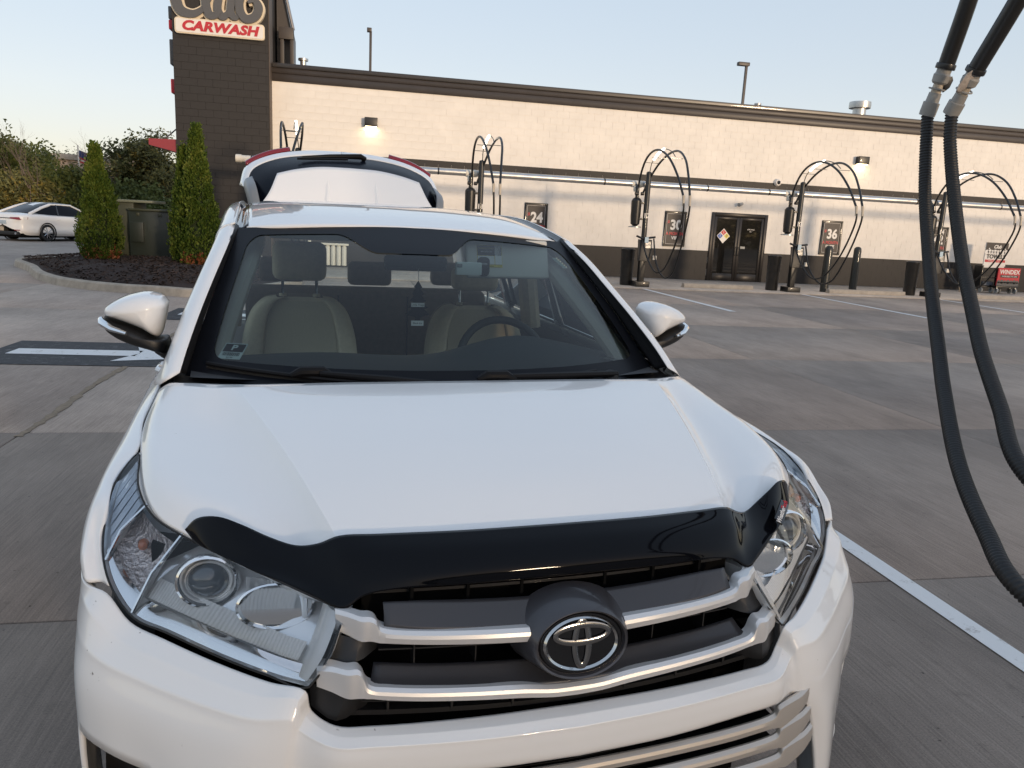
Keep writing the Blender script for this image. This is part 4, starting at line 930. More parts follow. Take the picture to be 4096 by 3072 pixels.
# ---- open tailgate
M['wiper'] = mat('wiper_black', (.006, .006, .007), .45, spec=.15)
tg0 = [V(0,4.17,1.690),V(.25,4.17,1.686),V(.45,4.16,1.676),V(.585,4.14,1.655)]
tg1 = [V(0,4.21,1.80),V(.22,4.21,1.796),V(.40,4.20,1.775),V(.52,4.18,1.75)]
tg2 = [V(0,4.28,1.932),V(.20,4.28,1.926),V(.36,4.27,1.898),V(.470,4.25,1.866)]
tgt = empty('tailgate', (0, 0, 0), parent=suv)
surf('spoiler', *loft([tg0, tg1, tg2], 6, 5), WP, tgt, thick=.02, both=True)
for u in (-.15, .17):
    MB().tube([(u*1.05, 4.168, 1.70), (u, 4.205, 1.80), (u*.97, 4.275, 1.925)], [.022, .020, .014], 8).build('spoiler_rib', WP, tgt)
gl1 = [V(0,4.30,1.90),V(.24,4.30,1.89),V(.42,4.28,1.84),V(.50,4.22,1.74),V(.575,4.18,1.64)]
gl2 = [V(0,4.75,2.045),V(.26,4.74,2.035),V(.48,4.71,1.990),V(.625,4.66,1.910),V(.665,4.50,1.76)]
surf('rear_window', *loft([gl1, [a.lerp(b, .5)+V(0, -.01, .008) for a, b in zip(gl1, gl2)], gl2], 6, 4), mat('rear_window_glass', (.006, .008, .014), .25, spec=.03), tgt, both=True)
gl2b = [p+V(.0, .005, .004) for p in gl2]
rim = [V(0,4.95,2.098),V(.26,4.94,2.085),V(.50,4.90,2.035),V(.665,4.85,1.950),V(.715,4.66,1.80)]
surf('tailgate_skin', *loft([gl2b, [a.lerp(b, .5)+V(.004, -.01, .012) for a, b in zip(gl2b, rim)], rim], 6, 4), WP, tgt, thick=.03, both=True)
for s in (-1, 1):
    lo1 = [V(.36,4.935,2.078),V(.50,4.895,2.040),V(.60,4.87,1.995),V(.672,4.845,1.948)]
    lo2 = [p+V(.010, .03, .028) for p in lo1]
    v, f = loft([lo1, [p+V(.006, .012, .022) for p in lo1], lo2], 5, 3); surf('tailgate_lamp', sx(v, s), f, M['red_lens'], tgt, thick=.02)
    v, f = loft([[V(.575,4.15,1.655),V(.600,4.24,1.78),V(.630,4.52,1.86)],[V(.625,4.17,1.655),V(.648,4.26,1.77),V(.672,4.56,1.84)],[V(.640,4.25,1.62),V(.665,4.34,1.72),V(.69,4.6,1.80)]], 4, 4); surf('gate_side_fin', sx(v, s), f, M['black_plastic'] if False else mat('grey_trim', (.20, .21, .22), .4), tgt, thick=.01)
MB().tube([(-.30, 4.58, 2.012), (-.1, 4.62, 2.035), (.12, 4.66, 2.050), (.15, 4.68, 2.035)], [.008, .014, .020, .020], 10).build('rear_wiper', M['wiper'], tgt)
MB().tube([(-.33, 4.54, 1.998), (.02, 4.59, 2.020)], .008, 8).build('rear_wiper_blade', M['wiper'], tgt)
for s in (-1, 1): MB().tube([(s*.66, 4.1, 1.52), (s*.63, 4.48, 1.80)], .012, 8).build('gas_strut', M['black_metal'], tgt)

# ---- door mirrors
for s in (-1, 1):
    mr = empty('door_mirror', (0, 0, 0), parent=suv)
    oc = [V(.868,1.56,1.315),V(.885,1.56,1.335),V(.93,1.56,1.346),V(.985,1.56,1.335),V(1.035,1.56,1.312),V(1.064,1.56,1.286),V(1.062,1.56,1.270),V(1.035,1.56,1.260),V(1.0,1.56,1.248),V(.945,1.56,1.226),V(.905,1.56,1.203),V(.893,1.56,1.206),V(.878,1.56,1.255)]
    cc = V(.952, 1.56, 1.288)
    oc = crom(oc+[oc[0]], 4)[:-1]
    def ringm(k, dy, dz=0): return [V(cc.x+(p.x-cc.x)*k, 1.56+dy+((cc.x+(p.x-cc.x)*k)-.95)*.20, cc.z+(p.z-cc.z)*k+dz) for p in oc]
    rs = [ringm(.97, .075), ringm(1.0, .05), ringm(1.0, .02), ringm(.96, -.025), ringm(.84, -.062, .002), ringm(.62, -.085, .003), ringm(.32, -.097, .003), ringm(.06, -.10, .003)]
    v, f = rings(rs); MB().add(sx(v, s), f).build('mirror_cap', WP, mr, sharp=50)
    lw = crom([V(1.064,1.56,1.262),V(1.0,1.56,1.242),V(.945,1.56,1.220),V(.905,1.56,1.197),V(.87,1.56,1.196),V(.872,1.56,1.150),V(.92,1.56,1.160),V(.975,1.56,1.176),V(1.03,1.56,1.200),V(1.062,1.56,1.228),V(1.064,1.56,1.262)], 4)[:-1]
    cl = V(.965, 1.56, 1.205)
    def ringl(k, dy): return [V(cl.x+(p.x-cl.x)*k, 1.56+dy+((cl.x+(p.x-cl.x)*k)-.95)*.20, cl.z+(p.z-cl.z)*k) for p in lw]
    v, f = rings([ringl(.95, .075), ringl(1, .05), ringl(1, .0), ringl(.95, -.040), ringl(.82, -.064), ringl(.5, -.078), ringl(.1, -.082)])
    MB().add(sx(v, s), f).build('mirror_base', M['black_plastic'], mr, sharp=50)
    MB().tube(sx([V(.985,1.476,1.222),V(1.03,1.500,1.233),V(1.062,1.535,1.247),V(1.072,1.570,1.255)], s), [.006, .011, .013, .009], 8).build('turn_repeater', M['lens'] if False else M['chrome'], mr)
    MB().add(*loft([[V(s*.83,1.53,1.145),V(s*.86,1.53,1.158),V(s*.91,1.545,1.172)],[V(s*.83,1.50,1.135),V(s*.86,1.50,1.150),V(s*.91,1.515,1.165)],[V(s*.83,1.51,1.105),V(s*.86,1.515,1.118),V(s*.91,1.53,1.150)],[V(s*.83,1.58,1.105),V(s*.86,1.58,1.12),V(s*.91,1.58,1.152)],[V(s*.83,1.60,1.14),V(s*.86,1.60,1.15),V(s*.91,1.60,1.17)]], 4, 3)).build('mirror_arm', M['black_plastic'], mr)
    v, f = rings([ringm(.93, .078), ringm(.90, .070)]); MB().add(sx(v, s), f).build('mirror_glass', M['chrome'], mr)

# ---- wipers
def wiper(p0, p1, ap, aq, px_):
    w = empty('wiper', (0, 0, 0), parent=suv)
    def on(s_, t, h): q = WS(s_, t); return q+V(0, -h*.55, h*.83)
    bl = [on(p0[0]+(p1[0]-p0[0])*i/10, p0[1]+(p1[1]-p0[1])*i/10, .016) for i in range(11)]
    b = MB()
    b.tube(bl, .0075, 8)
    b.build('wiper_blade', M['wiper'], w)
    MB().tube([p+V(0, .005, -.012) for p in bl], .005, 5).build('wiper_rubber', M['rubber'], w)
    MB().tube([on(ap[0], ap[1], .02), on((ap[0]+aq[0])/2, (ap[1]+aq[1])/2-.004, .035), on(aq[0], aq[1], .030)], [.012, .011, .008], 8).build('wiper_arm', M['wiper'], w)
    c = on(px_[0], px_[1], .026); MB().tube([c+V(-.06, 0, -.006), c+V(-.03, 0, .006), c+V(.03, 0, .006), c+V(.062, 0, -.008)], [.008, .016, .016, .008], 10).build('wiper_clip', M['wiper'], w)
wiper((-.93, .135), (-.28, .045), (-.05, .02), (-.52, .098), (-.55, .105)); wiper((-.14, .055), (.62, .105), (.72, .03), (.10, .088), (.14, .092))
MB().lathe([(.03, 0), (.026, .03), (.012, .036)], 14, c=(.56, 1.155, 1.115)).build('wiper_pivot', M['black_plastic'], suv)

# ---- interior
surf('dashboard', *loft([[V(-.78,1.22,1.13),V(-.4,1.12,1.13),V(0,1.08,1.13),V(.4,1.12,1.13),V(.78,1.22,1.13)],[V(-.79,1.45,1.135),V(-.4,1.40,1.140),V(0,1.38,1.14),V(.4,1.42,1.15),V(.79,1.47,1.135)],[V(-.79,1.62,1.115),V(-.4,1.64,1.13),V(0,1.62,1.125),V(.38,1.66,1.195),V(.79,1.64,1.12)],[V(-.79,1.70,1.06),V(-.4,1.72,1.06),V(0,1.72,1.06),V(.38,1.74,1.14),V(.79,1.71,1.06)],[V(-.79,1.68,.7),V(-.4,1.7,.7),V(0,1.7,.7),V(.38,1.7,.7),V(.79,1.68,.7)]], 6, 5), M['dash'], suv)
MB().add(*loft([[V(.64,1.37,1.150),V(.76,1.40,1.142)],[V(.63,1.42,1.152),V(.75,1.45,1.144)]], 3, 3)).build('dash_vent', M['gloss_black'], suv)
# steering wheel
sw = empty('steering_wheel', (.40, 1.88, 1.045), parent=suv); sw.rotation_euler = (R(66), 0, 0)
MB().tube([(.19*math.cos(a), .19*math.sin(a), 0) for a in [2*PI*k/40 for k in range(40)]], .017, 10, closed=True).build('wheel_rim', M['black_plastic'], sw)
MB().lathe([(.08, -.02), (.085, .0), (.06, .03), (.01, .04)], 20).build('wheel_hub', M['black_plastic'], sw)
for a in (200, 340, 270): MB().tube([(0, 0, 0), (.18*math.cos(R(a)), .18*math.sin(R(a)), 0)], .018, 6).build('wheel_spoke', M['black_plastic'], sw)
def cushion(w, d, h, r=.05, top=.9):
    b = MB().box(-w/2, w/2, -d/2, d/2, 0, h); return b
def seat(x, y, nm, zh, lift=0.0):
    st = empty(nm, (x, y, 0), parent=suv)
    # backrest: lofted shell, narrower at the shoulders
    rows = []
    for (z, wd, yy, bl) in ((.62,.25,-.02,.05),(.80,.255,.0,.055),(.98,.25,.03,.05),(1.10,.235,.055,.045),(1.19,.20,.075,.035),(1.235,.15,.095,.02),(1.245,.10,.11,.0)):
        rows.append([V(-wd,yy+.05,z+lift),V(-wd*.93,yy-.045,z+lift),V(-wd*.66,yy-.052,z+lift),V(-wd*.62,yy-.03,z+lift),V(0,yy-.022,z+lift),V(wd*.62,yy-.03,z+lift),V(wd*.66,yy-.052,z+lift),V(wd*.93,yy-.045,z+lift),V(wd,yy+.05,z+lift)])
    o = surf('seat_back', *loft(rows, 4, 4), M['beige'], st, sharp=60)
    rr = []
    for (z, wd, yy, bl) in ((.62,.15,-.02,0),(.80,.155,.0,0),(.98,.152,.03,0),(1.10,.145,.055,0),(1.19,.125,.075,0),(1.228,.095,.095,0)):
        rr.append([V(-wd,yy-.036,z+lift),V(-wd*.5,yy-.032,z+lift),V(0,yy-.030,z+lift),V(wd*.5,yy-.032,z+lift),V(wd,yy-.036,z+lift)])
    surf('seat_insert', *loft(rr, 4, 4), M['beige_rib'], st)
    rows2 = [[p+V(0, .16, 0) if k in (1, 2, 3, 4, 5, 6, 7) else p for k, p in enumerate(r)] for r in rows]
    surf('seat_shell', *loft(rows2, 3, 4), M['seat_back'], st)
    MB().box(-.25, .25, -.52, .0, .48, .64).build('seat_cushion', M['beige'], st, bevel=.05, segs=3)
    hr = MB().box(-.115, .115, .06, .165, 1.315+lift, 1.315+zh+lift); hr.build('headrest', M['beige'], st, bevel=.045, segs=4)
    for sgn in (-1, 1): MB().tube([(sgn*.072, .115, 1.22+lift), (sgn*.072, .115, 1.33+lift)], .0065, 8).build('headrest_post', M['chrome'], st); MB().lathe([(.016, 0), (.016, .012)], 12, c=(sgn*.072, .115, 1.245+lift)).build('post_collar', M['beige'], st)
seat(-.415, 2.22, 'front_seat', .17, .02); seat(.42, 2.36, 'front_seat', .115, -.02)
MB().box(-.66, .66, 3.08, 3.26, .55, 1.24).build('rear_bench', M['seat_back'], suv, bevel=.05, segs=3)
for (x, z) in ((-.47, 1.26), (0, 1.25), (.47, 1.26)): MB().box(x-.12, x+.12, 3.13, 3.23, z, z+.13).build('rear_headrest', M['seat_back'], suv, bevel=.035, segs=3)
for x in (-.18, .2): MB().tube([(x, 3.078, .6), (x, 3.078, 1.2)], .004, 5).build('bench_seam', M['void'], suv)
# mirror, camera pod, visor
MB().box(-.125, .125, 1.79, 1.825, 1.425, 1.485).build('rear_view_mirror', M['gloss_black'], suv, bevel=.02, segs=3)
MB().add(*prism([(-.055, 0), (.055, 0), (.10, .10), (-.10, .10)], -.02, .03)).build('camera_pod', M['frit'], suv, bevel=.01, loc=(.015, 1.83, 1.455), rot=(R(20), 0, 0))
MB().add(*prism([(-.040, .004), (.040, .004), (.022, .032), (-.022, .032)], -.026, -.021)).build('camera_window', M['proj'], suv, smooth=False, loc=(.015, 1.83, 1.455), rot=(R(20), 0, 0))
vis = MB().box(-.185, .185, -.012, .012, -.075, .085).build('sun_visor', M['headliner'], suv, bevel=.011, segs=3, loc=(.385, 1.84, 1.478), rot=(R(-14), 0, R(8)))
lb = MB().box(-.055, .055, -.0135, -.0125, -.045, .045).build('visor_label', mat('label_yellow', (.62, .48, .06), .6), vis, smooth=False, loc=(-.085, 0, .012))
MB().box(-.053, .053, -.0146, -.0138, .003, .043).build('label_panel', M['void'], vis, smooth=False, loc=(-.085, 0, .012)); MB().box(-.053, .02, -.0146, -.0138, -.033, .001).build('label_panel', M['sign_white'], vis, smooth=False, loc=(-.085, 0, .012)); MB().box(.023, .053, -.0146, -.0138, -.033, .043).build('label_panel', M['sign_white'], vis, smooth=False, loc=(-.085, 0, .012))
text('AIR BAG WARNING', .0075, mat('label_ink_yellow', (.6, .47, .08), .6), vis, (-.100, -.0155, .044), rot=(PI/2, PI, 0), ext=.0001); text('FLIP VISOR OVER', .0065, M['sign_white'], vis, (-.100, -.0155, .030), rot=(PI/2, PI, 0), ext=.0001); text('WARNING', .0065, M['void'], vis, (-.085, -.0142, -.028), rot=(PI/2, PI, 0), ext=.0001)
MB().box(-.185, .185, -.012, .012, -.01, .06).build('sun_visor', M['headliner'], suv, bevel=.011, segs=3, loc=(-.36, 2.02, 1.535), rot=(R(70), 0, R(-8)))
# parking permit sticker on the glass
def on_ws(s_, t, off=-.004): return WS(s_, t)+V(0, -off*.6, off*.8)
M['permit'] = mat('permit_card', (.42, .45, .43), .6)
pst = empty('parking_permit', (0, 0, 0), parent=suv)
a0 = on_ws(-.905, .235); b0 = on_ws(-.800, .245); c0_ = on_ws(-.905, .345); tx = (b0-a0).normalized(); nz_ = tx.cross(c0_-a0).normalized()
if nz_.y > 0: nz_ = -nz_
ty = nz_.cross(tx)
mm = Matrix((tx, ty, nz_)).transposed().to_4x4(); mm.translation = (b0+c0_)/2; pst.matrix_local = mm @ Matrix.Diagonal((.88, .88, 1, 1))
MB().box(-.044, .044, -.038, .038, -.0005, .0003).build('permit_card', M['permit'], pst, smooth=False); MB().box(-.040, .040, -.004, .034, .0005, .0008).build('permit_field', M['void'], pst, smooth=False)
text('P', .034, M['permit'], pst, (0, .015, .0012), rot=(0, 0, 0), ext=.0001, off=.0010, sx=1.3); text('63190', .010, M['void'], pst, (0, -.031, .0008), rot=(0, 0, 0), ext=.0001)
bc = MB(); x = -.034
while x < .034:
    w_ = random.choice((.0012, .0022, .0032)); bc.box(x, x+w_, -.023, -.007, .0005, .0008); x += w_+random.choice((.0014, .0024))
bc.build('barcode', M['void'], pst, smooth=False)
st = MB()
for k in range(6): p = on_ws(.845+.005*k, .865-.012*k); st.box(p.x-.010, p.x+.010, p.y-.001, p.y, p.z-.0035, p.z+.0035)
st.build('inspection_sticker', mat('pale_green_sticker', (.45, .55, .48), .5), suv, smooth=False)

# ---- wheels
def wheel(x, y):
    w = empty('wheel', (x, y, .372), parent=suv); sgn = 1 if x > 0 else -1
    MB().lathe([(.235, -.11), (.33, -.118), (.362, -.105), (.372, -.07), (.372, .07), (.362, .105), (.33, .118), (.235, .11)], 40, axis='x', cap=False).build('tyre', M['tyre'], w)
    MB().lathe([(.236, sgn*-.09), (.238, sgn*.095), (.222, sgn*.098), (.205, sgn*.04), (.05, sgn*.03)], 32, axis='x').build('rim', M['void'], w)
    for k in range(5):
        a = 2*PI*k/5; MB().tube([(sgn*.06, .03*math.cos(a), .03*math.sin(a)), (sgn*.075, .215*math.cos(a), .215*math.sin(a))], [.034, .026], 6).build('spoke', M['soft_chrome'], w)
for x in (-.825, .825): wheel(x, .95); wheel(x, 3.74)
# ================================================================== things in the car
fwd_car = Matrix.Rotation(dc, 4, 'Z'); fwd_car.translation = O
def cw(p): return fwd_car @ Vector(p)
af = empty('air_freshener', cw((-.005, 1.72, 1.30)), dc); tag(af, 'black tree shaped paper air freshener hanging from the rear view mirror', 'air freshener')
tree_pts = [(0, .095)]
for i in range(5): z = .07-.026*i; w_ = .016+.008*i; tree_pts += [(w_, z), (w_*.6, z-.006)]
tree_pts += [(.010, -.045), (.010, -.058)]
poly = tree_pts+[(-x, z) for x, z in reversed(tree_pts[1:])]
ftree = MB().add(*prism(poly, -.001, .001)).build('freshener_card', M['void'], af, smooth=False)
MB().box(-.026, .026, -.003, -.0015, -.005, .010).build('freshener_label', M['sign_white'], af, smooth=False); MB().box(-.024, .024, -.003, -.0015, -.078, -.058).build('freshener_label', M['sign_white'], af, smooth=False)
text('Little Trees', .0105, M['void'], af, (0, -.0034, .0025), ext=.0001, shear=.1); text('Black Ice', .010, M['void'], af, (0, -.0034, -.068), ext=.0001)
MB().tube([(0, 0, .095), (0, .002, .14)], .0012, 5).build('freshener_string', M['sign_white'], af)
tr = empty('toll_transponder', cw((.185, 1.70, 1.448)), dc+R(6)); tag(tr, 'small white toll transponder box stuck behind the top of the windshield', 'transponder')
MB().box(-.052, .052, -.012, .012, -.024, .024).build('transponder_case', mat('pale_white_plastic', (.70, .75, .70), .4), tr, bevel=.004); MB().box(-.050, -.03, -.0135, -.011, .004, .018).build('transponder_tab', M['grey_plastic'], tr, bevel=.002)
rm = empty('garage_remote', cw((.272, 1.80, 1.452)), dc+R(6)); tag(rm, 'black oval garage remote clipped to the sun visor', 'remote')
MB().add(*prism(rounded(5, -.024, .024, -.038, .038, .018), -.012, .010)).build('remote_case', M['black_plastic'], rm, bevel=.004); MB().box(-.012, .012, -.016, -.011, .006, .014).build('remote_button', M['grey_plastic'], rm, bevel=.002)
MB().add(*prism(rounded(5, -.017, .017, -.030, -.002, .008), -.015, -.012)).build('remote_button', M['gloss_black'], rm, smooth=False)

# ================================================================== vacuum stations
M['hose'] = mat('black_vinyl_hose', (.010, .010, .0105), .5, bump=.1, bscale=300)
M['hose_fit'] = mat('grey_hose_cuff', (.29, .275, .25), .45, var=.12, vscale=25)
M['brass'] = mat('aged_clear_cuff', (.50, .42, .32), .4, var=.3, vscale=60)
def hook(st, nm, b, mt, **k): return b.build(nm, mt, st, **k)
def station(x, y, num, label):
    st = empty('vacuum_station', (x, y, .035)); tag(st, label, 'vacuum station', 'vacuum stations along the wall')
    MB().box(-.22, .22, -.22, .22, 0, .16).build('base', M['black_metal'], st, bevel=.02)
    MB().box(-.085, .085, -.085, .085, .16, 1.0).build('pedestal', M['black_metal'], st, bevel=.015)
    MB().lathe([(.078, .95), (.078, 3.22), (.07, 3.27), (.03, 3.29)], 24).build('post', M['black_metal'], st)
    if num: text(num, .19, M['sign_white'], st, (-.0, -.081, 2.04), ext=.0015, off=.004, name='post_number')
    MB().lathe([(.05, 1.74), (.13, 1.80), (.145, 2.02), (.15, 2.46), (.11, 2.52), (.06, 2.55)], 22, c=(-.27, .10, 0)).build('separator_can', M['black_metal'], st)
    MB().lathe([(.19, 1.70), (.19, 1.73), (.05, 1.75)], 22, c=(-.27, .10, 0)).build('can_flange', M['steel'], st)
    MB().tube([(-.27, .10, 2.5), (-.27, .10, 2.80), (-.27, .28, 2.93)], .055, 12).build('riser', M['black_metal'], st)
    MB().lathe([(.085, -.16), (.10, -.15), (.10, .15), (.085, .16)], 18, axis='x', c=(-.24, .30, 2.94)).build('tee_fitting', M['pvc'], st); MB().lathe([(.075, 2.72), (.085, 2.76), (.085, 2.88)], 16, c=(-.27, .22, 0)).build('tee_branch', M['pvc'], st)
    for z in (1.95, 2.4): MB().box(-.20, -.03, -.02, .05, z-.03, z+.03).build('clamp', M['black_metal'], st, bevel=.006)
    for sgn in (-1, 1): MB().lathe([(.02, -.05), (.05, -.04), (.05, .04), (.02, .05)], 12, axis='x', c=(-.24+sgn*.09, .0, 2.66)).build('valve', M['black_metal'], st)
    arms = [[(-.22,.18,2.62),(-.25,.05,3.05),(-.28,-.35,3.52),(-.29,-.85,3.74),(-.28,-1.4,3.75),(-.25,-2.0,3.52),(-.20,-2.55,3.05),(-.15,-2.95,2.50)],
            [(-.10,.12,2.66),(.02,.02,3.05),(.12,-.40,3.48),(.18,-.95,3.72),(.21,-1.5,3.75),(.17,-2.1,3.50),(.08,-2.6,3.05),(.0,-3.0,2.50)]]
    lows = [[(-.15,-2.95,2.50),(-.14,-3.0,2.22),(-.08,-2.75,1.75),(-.02,-2.25,1.1),(.04,-1.55,.58),(.04,-1.0,.50),(-.03,-.5,.85),(-.10,-.14,1.36)],
            [(0,-3.0,2.50),(.01,-3.02,2.22),(.06,-2.8,1.75),(.15,-2.3,1.05),(.24,-1.7,.48),(.26,-1.1,.36),(.24,-.5,.75),(.26,-.14,1.40)]]
    for a, l in zip(arms, lows):
        P = crom(a, 8); MB().tube(P, .030, 10).build('arm', M['black_metal'], st)
        MB().tube([P[-1]+Vector((0, .01, .03)), P[-1], P[-1]+Vector((0, -.02, -.10)), P[-1]+Vector((0, -.03, -.22))], [.036, .036, .030, .032], 12).build('hose_cuff', M['brass'], st)
        L = crom(l, 10); MB().tube(L[6:], .0235, 10).build('hose', M['hose'], st)
    for (yy, zz, dx) in ((-.35, 3.50, .0), (-2.0, 3.51, .0), (-.9, 3.6, 0)): MB().tube([(-.28, yy, zz), (.15, yy, zz)], .008, 6).build('arm_spreader', M['black_metal'], st)
    MB().tube(crom([(0.02, 0, 3.28), (.0, -.15, 3.5), (.0, -.35, 3.62), (.02, -.9, 3.83), (.03, -1.5, 3.72), (.03, -1.75, 3.58)], 6), .012, 8).build('spring_arm', M['black_metal'], st)
    MB().tube(crom([(.0, -.30, 3.60), (.01, -.6, 3.75), (.02, -.95, 3.84)], 6), .032, 10).build('light_tube', mat('lit_tube', (.9, .88, .82), .3, emit=(1, .93, .8), estr=1.2), st)
    # nozzle holster and mat rack panel
    MB().tube([(-.28, -.16, 1.46), (-.10, -.15, 1.40), (.10, -.14, 1.42), (.30, -.15, 1.45)], .03, 8).build('nozzle_holder', M['black_metal'], st)
    MB().box(-.20, .22, -.30, -.26, .72, 1.34).build('mat_rack', M['black_plastic'], st, bevel=.01, rot=(R(-8), 0, 0))
    for k in range(5): MB().box(.02, .18, -.312, -.303, 1.10+.04*k, 1.115+.04*k).build('rack_bar', M['steel'], st, smooth=False, rot=(R(-8), 0, 0))
    MB().box(-.03, .08, -.20, -.185, 1.28, 1.44).build('instruction_label', mat('pale_blue_label', (.45, .58, .66), .5), st, smooth=False)
    MB().box(.24, .34, -.28, -.20, .80, .92).build('outlet_box', M['pvc'], st, bevel=.008)
    return st
SX = [-1.52, 3.36, 8.23, 13.13, 18.08]
for x, num, lb in zip(SX, ('', '11', '12', '13', '14'), ('vacuum post whose hose arches rise behind the open tailgate', 'vacuum post numbered 11 left of the twenty four dollar poster', 'vacuum post numbered 12 between the roof of the SUV and the double door', 'vacuum post numbered 13 right of the double door by the bollards', 'vacuum post numbered 14 behind the near corrugated hoses')):
    station(x, 21.7, num, lb)
def trash_can(x, y, lb):
    o = empty('trash_can', (x, y, .035)); tag(o, lb, 'trash can', 'black trash cans beside the vacuum posts')
    MB().lathe([(.17, 0), (.185, .03), (.20, 1.0), (.212, 1.02), (.212, 1.06)], 28).build('can_body', M['black_metal'], o)
    MB().lathe([(.212, 1.065), (.18, 1.09), (.10, 1.10)], 28).build('can_rim', M['black_plastic'], o)
    for k in range(3): MB().tube([(.202*math.cos(2*PI*j/24), .202*math.sin(2*PI*j/24), .3+.25*k) for j in range(24)], .006, 5, closed=True).build('can_band', M['black_metal'], o)
trash_can(7.93, 22.1, 'black round trash can nearest the thirty dollar poster, left of the double door'); trash_can(12.72, 22.1, 'black round trash can just right of the double door'); trash_can(17.62, 22.1, 'black round trash can behind the near corrugated hoses')
# overhead vacuum pipe
pp = empty('vacuum_pipe', (-3.0, 22.0, 2.98)); tag(pp, 'long galvanised overhead vacuum pipe running past the posts in front of the wall', 'pipe')
x = 0.0
segx = [0, .28, 1.45, 3.3, 5.2, 6.2, 8.1, 10.0, 11.1, 13.2, 15.2, 16.0, 18.3, 20.3, 21.0, 23.4, 25.5, 30, 36]
for a, b in zip(segx[:-1], segx[1:]):
    MB().lathe([(.088, a+.004), (.088, b-.004)], 20, axis='x').build('pipe_length', M['pvc'] if a == 0 else M['steel'], pp)
    if a: MB().lathe([(.093, a-.02), (.093, a+.02)], 20, axis='x').build('pipe_coupling', M['black_metal'] if random.random() < .6 else M['steel'], pp)
MB().lathe([(.10, -.12), (.105, -.10), (.105, .02)], 20, axis='x').build('end_cap', M['pvc'], pp)
MB().lathe([(.07, -2.94), (.07, -.05)], 16, c=(.22, 0, 0)).build('down_pipe', M['steel'], pp)
MB().lathe([(.10, -1.4), (.10, -.75)], 16, c=(.25, -.02, 0)).build('pipe_sleeve', mat('rusty_black_sleeve', (.06, .03, .02), .6, var=.4, vscale=9), pp)
# white tube bank by the tower (seen through the car)
tb = empty('pipe_bank', (-.72, 25.45, .035)); tag(tb, 'row of short white upright pipes against the brown wall seen through the car', 'pipes')
for k in range(5): MB().lathe([(.075, .05), (.075, .62), (.05, .68)], 16, c=(-.34+.17*k, 0, 0)).build('upright_pipe', M['pvc'], tb)
MB().box(-.48, .48, -.1, .1, .68, .74).build('pipe_header', M['pvc'], tb, bevel=.01)

# the near station: booms and corrugated hoses beside the car
ns = empty('vacuum_station', (2.78, -.25, 0)); tag(ns, 'near vacuum station with two thick black corrugated hoses hanging beside the SUV', 'vacuum station', 'vacuum station of this bay')
MB().box(-.22, .22, -.22, .22, 0, .16).build('base', M['black_metal'], ns, bevel=.02); MB().lathe([(.078, .15), (.078, 3.22), (.03, 3.29)], 24).build('post', M['black_metal'], ns)
def rel(p): return Vector(p)-Vector((2.78, -.25, 0))
def corrugated(path, r, pitch):
    P = crom(path, 60); L = [0]
    for a, b in zip(P[:-1], P[1:]): L.append(L[-1]+(b-a).length)
    n = int(L[-1]/pitch)*4; out = []; rr = []; j = 0
    for i in range(n+1):
        s = L[-1]*i/n
        while j < len(L)-2 and L[j+1] < s: j += 1
        t = (s-L[j])/max(1e-9, L[j+1]-L[j]); out.append(P[j].lerp(P[j+1], t)); rr.append(r*(1, 1, .87, .87)[i % 4])
    return tube(out, rr, 20)
hoses = [
 dict(px=[(3711,452,3.8),(3702,626,3.76),(3700,783,3.70),(3711,979,3.58),(3727,1175,3.42),(3752,1380,3.22),(3777,1574,3.02),(3837,1870,2.74),(3944,2130,2.53),(4074,2352,2.37)], end=[(1.80,1.30,.66),(2.2,1.0,.55),(2.6,.5,.7),(2.72,-.05,1.2)],
      boom=[(3690,503,3.82),(3786,258,3.80),(3876,0,3.76)], arc=[(2.28,2.72,2.78),(2.32,2.38,3.28),(2.44,1.65,3.68),(2.55,.9,3.74),(2.66,.25,3.45),(2.72,-.1,2.95)], cuff=[(3713,440),(3733,385),(3752,350),(3772,290)]),
 dict(px=[(3808,446,3.72),(3800,548,3.70),(3804,640,3.67),(3809,705,3.64),(3825,862,3.54),(3852,1057,3.40),(3892,1253,3.24),(3926,1407,3.10),(4000,1630,2.92),(4083,1870,2.73)], end=[(1.99,1.6,.85),(2.2,1.2,.66),(2.6,.6,.7),(2.8,.0,1.2)],
      boom=[(3770,500,3.72),(3907,274,3.68),(4072,0,3.62)], arc=[(2.34,2.47,2.72),(2.42,2.12,3.16),(2.60,1.5,3.56),(2.75,.9,3.66),(2.84,.3,3.42),(2.84,-.1,2.95)], cuff=[(3809,440),(3835,392),(3855,355),(3885,305)])]
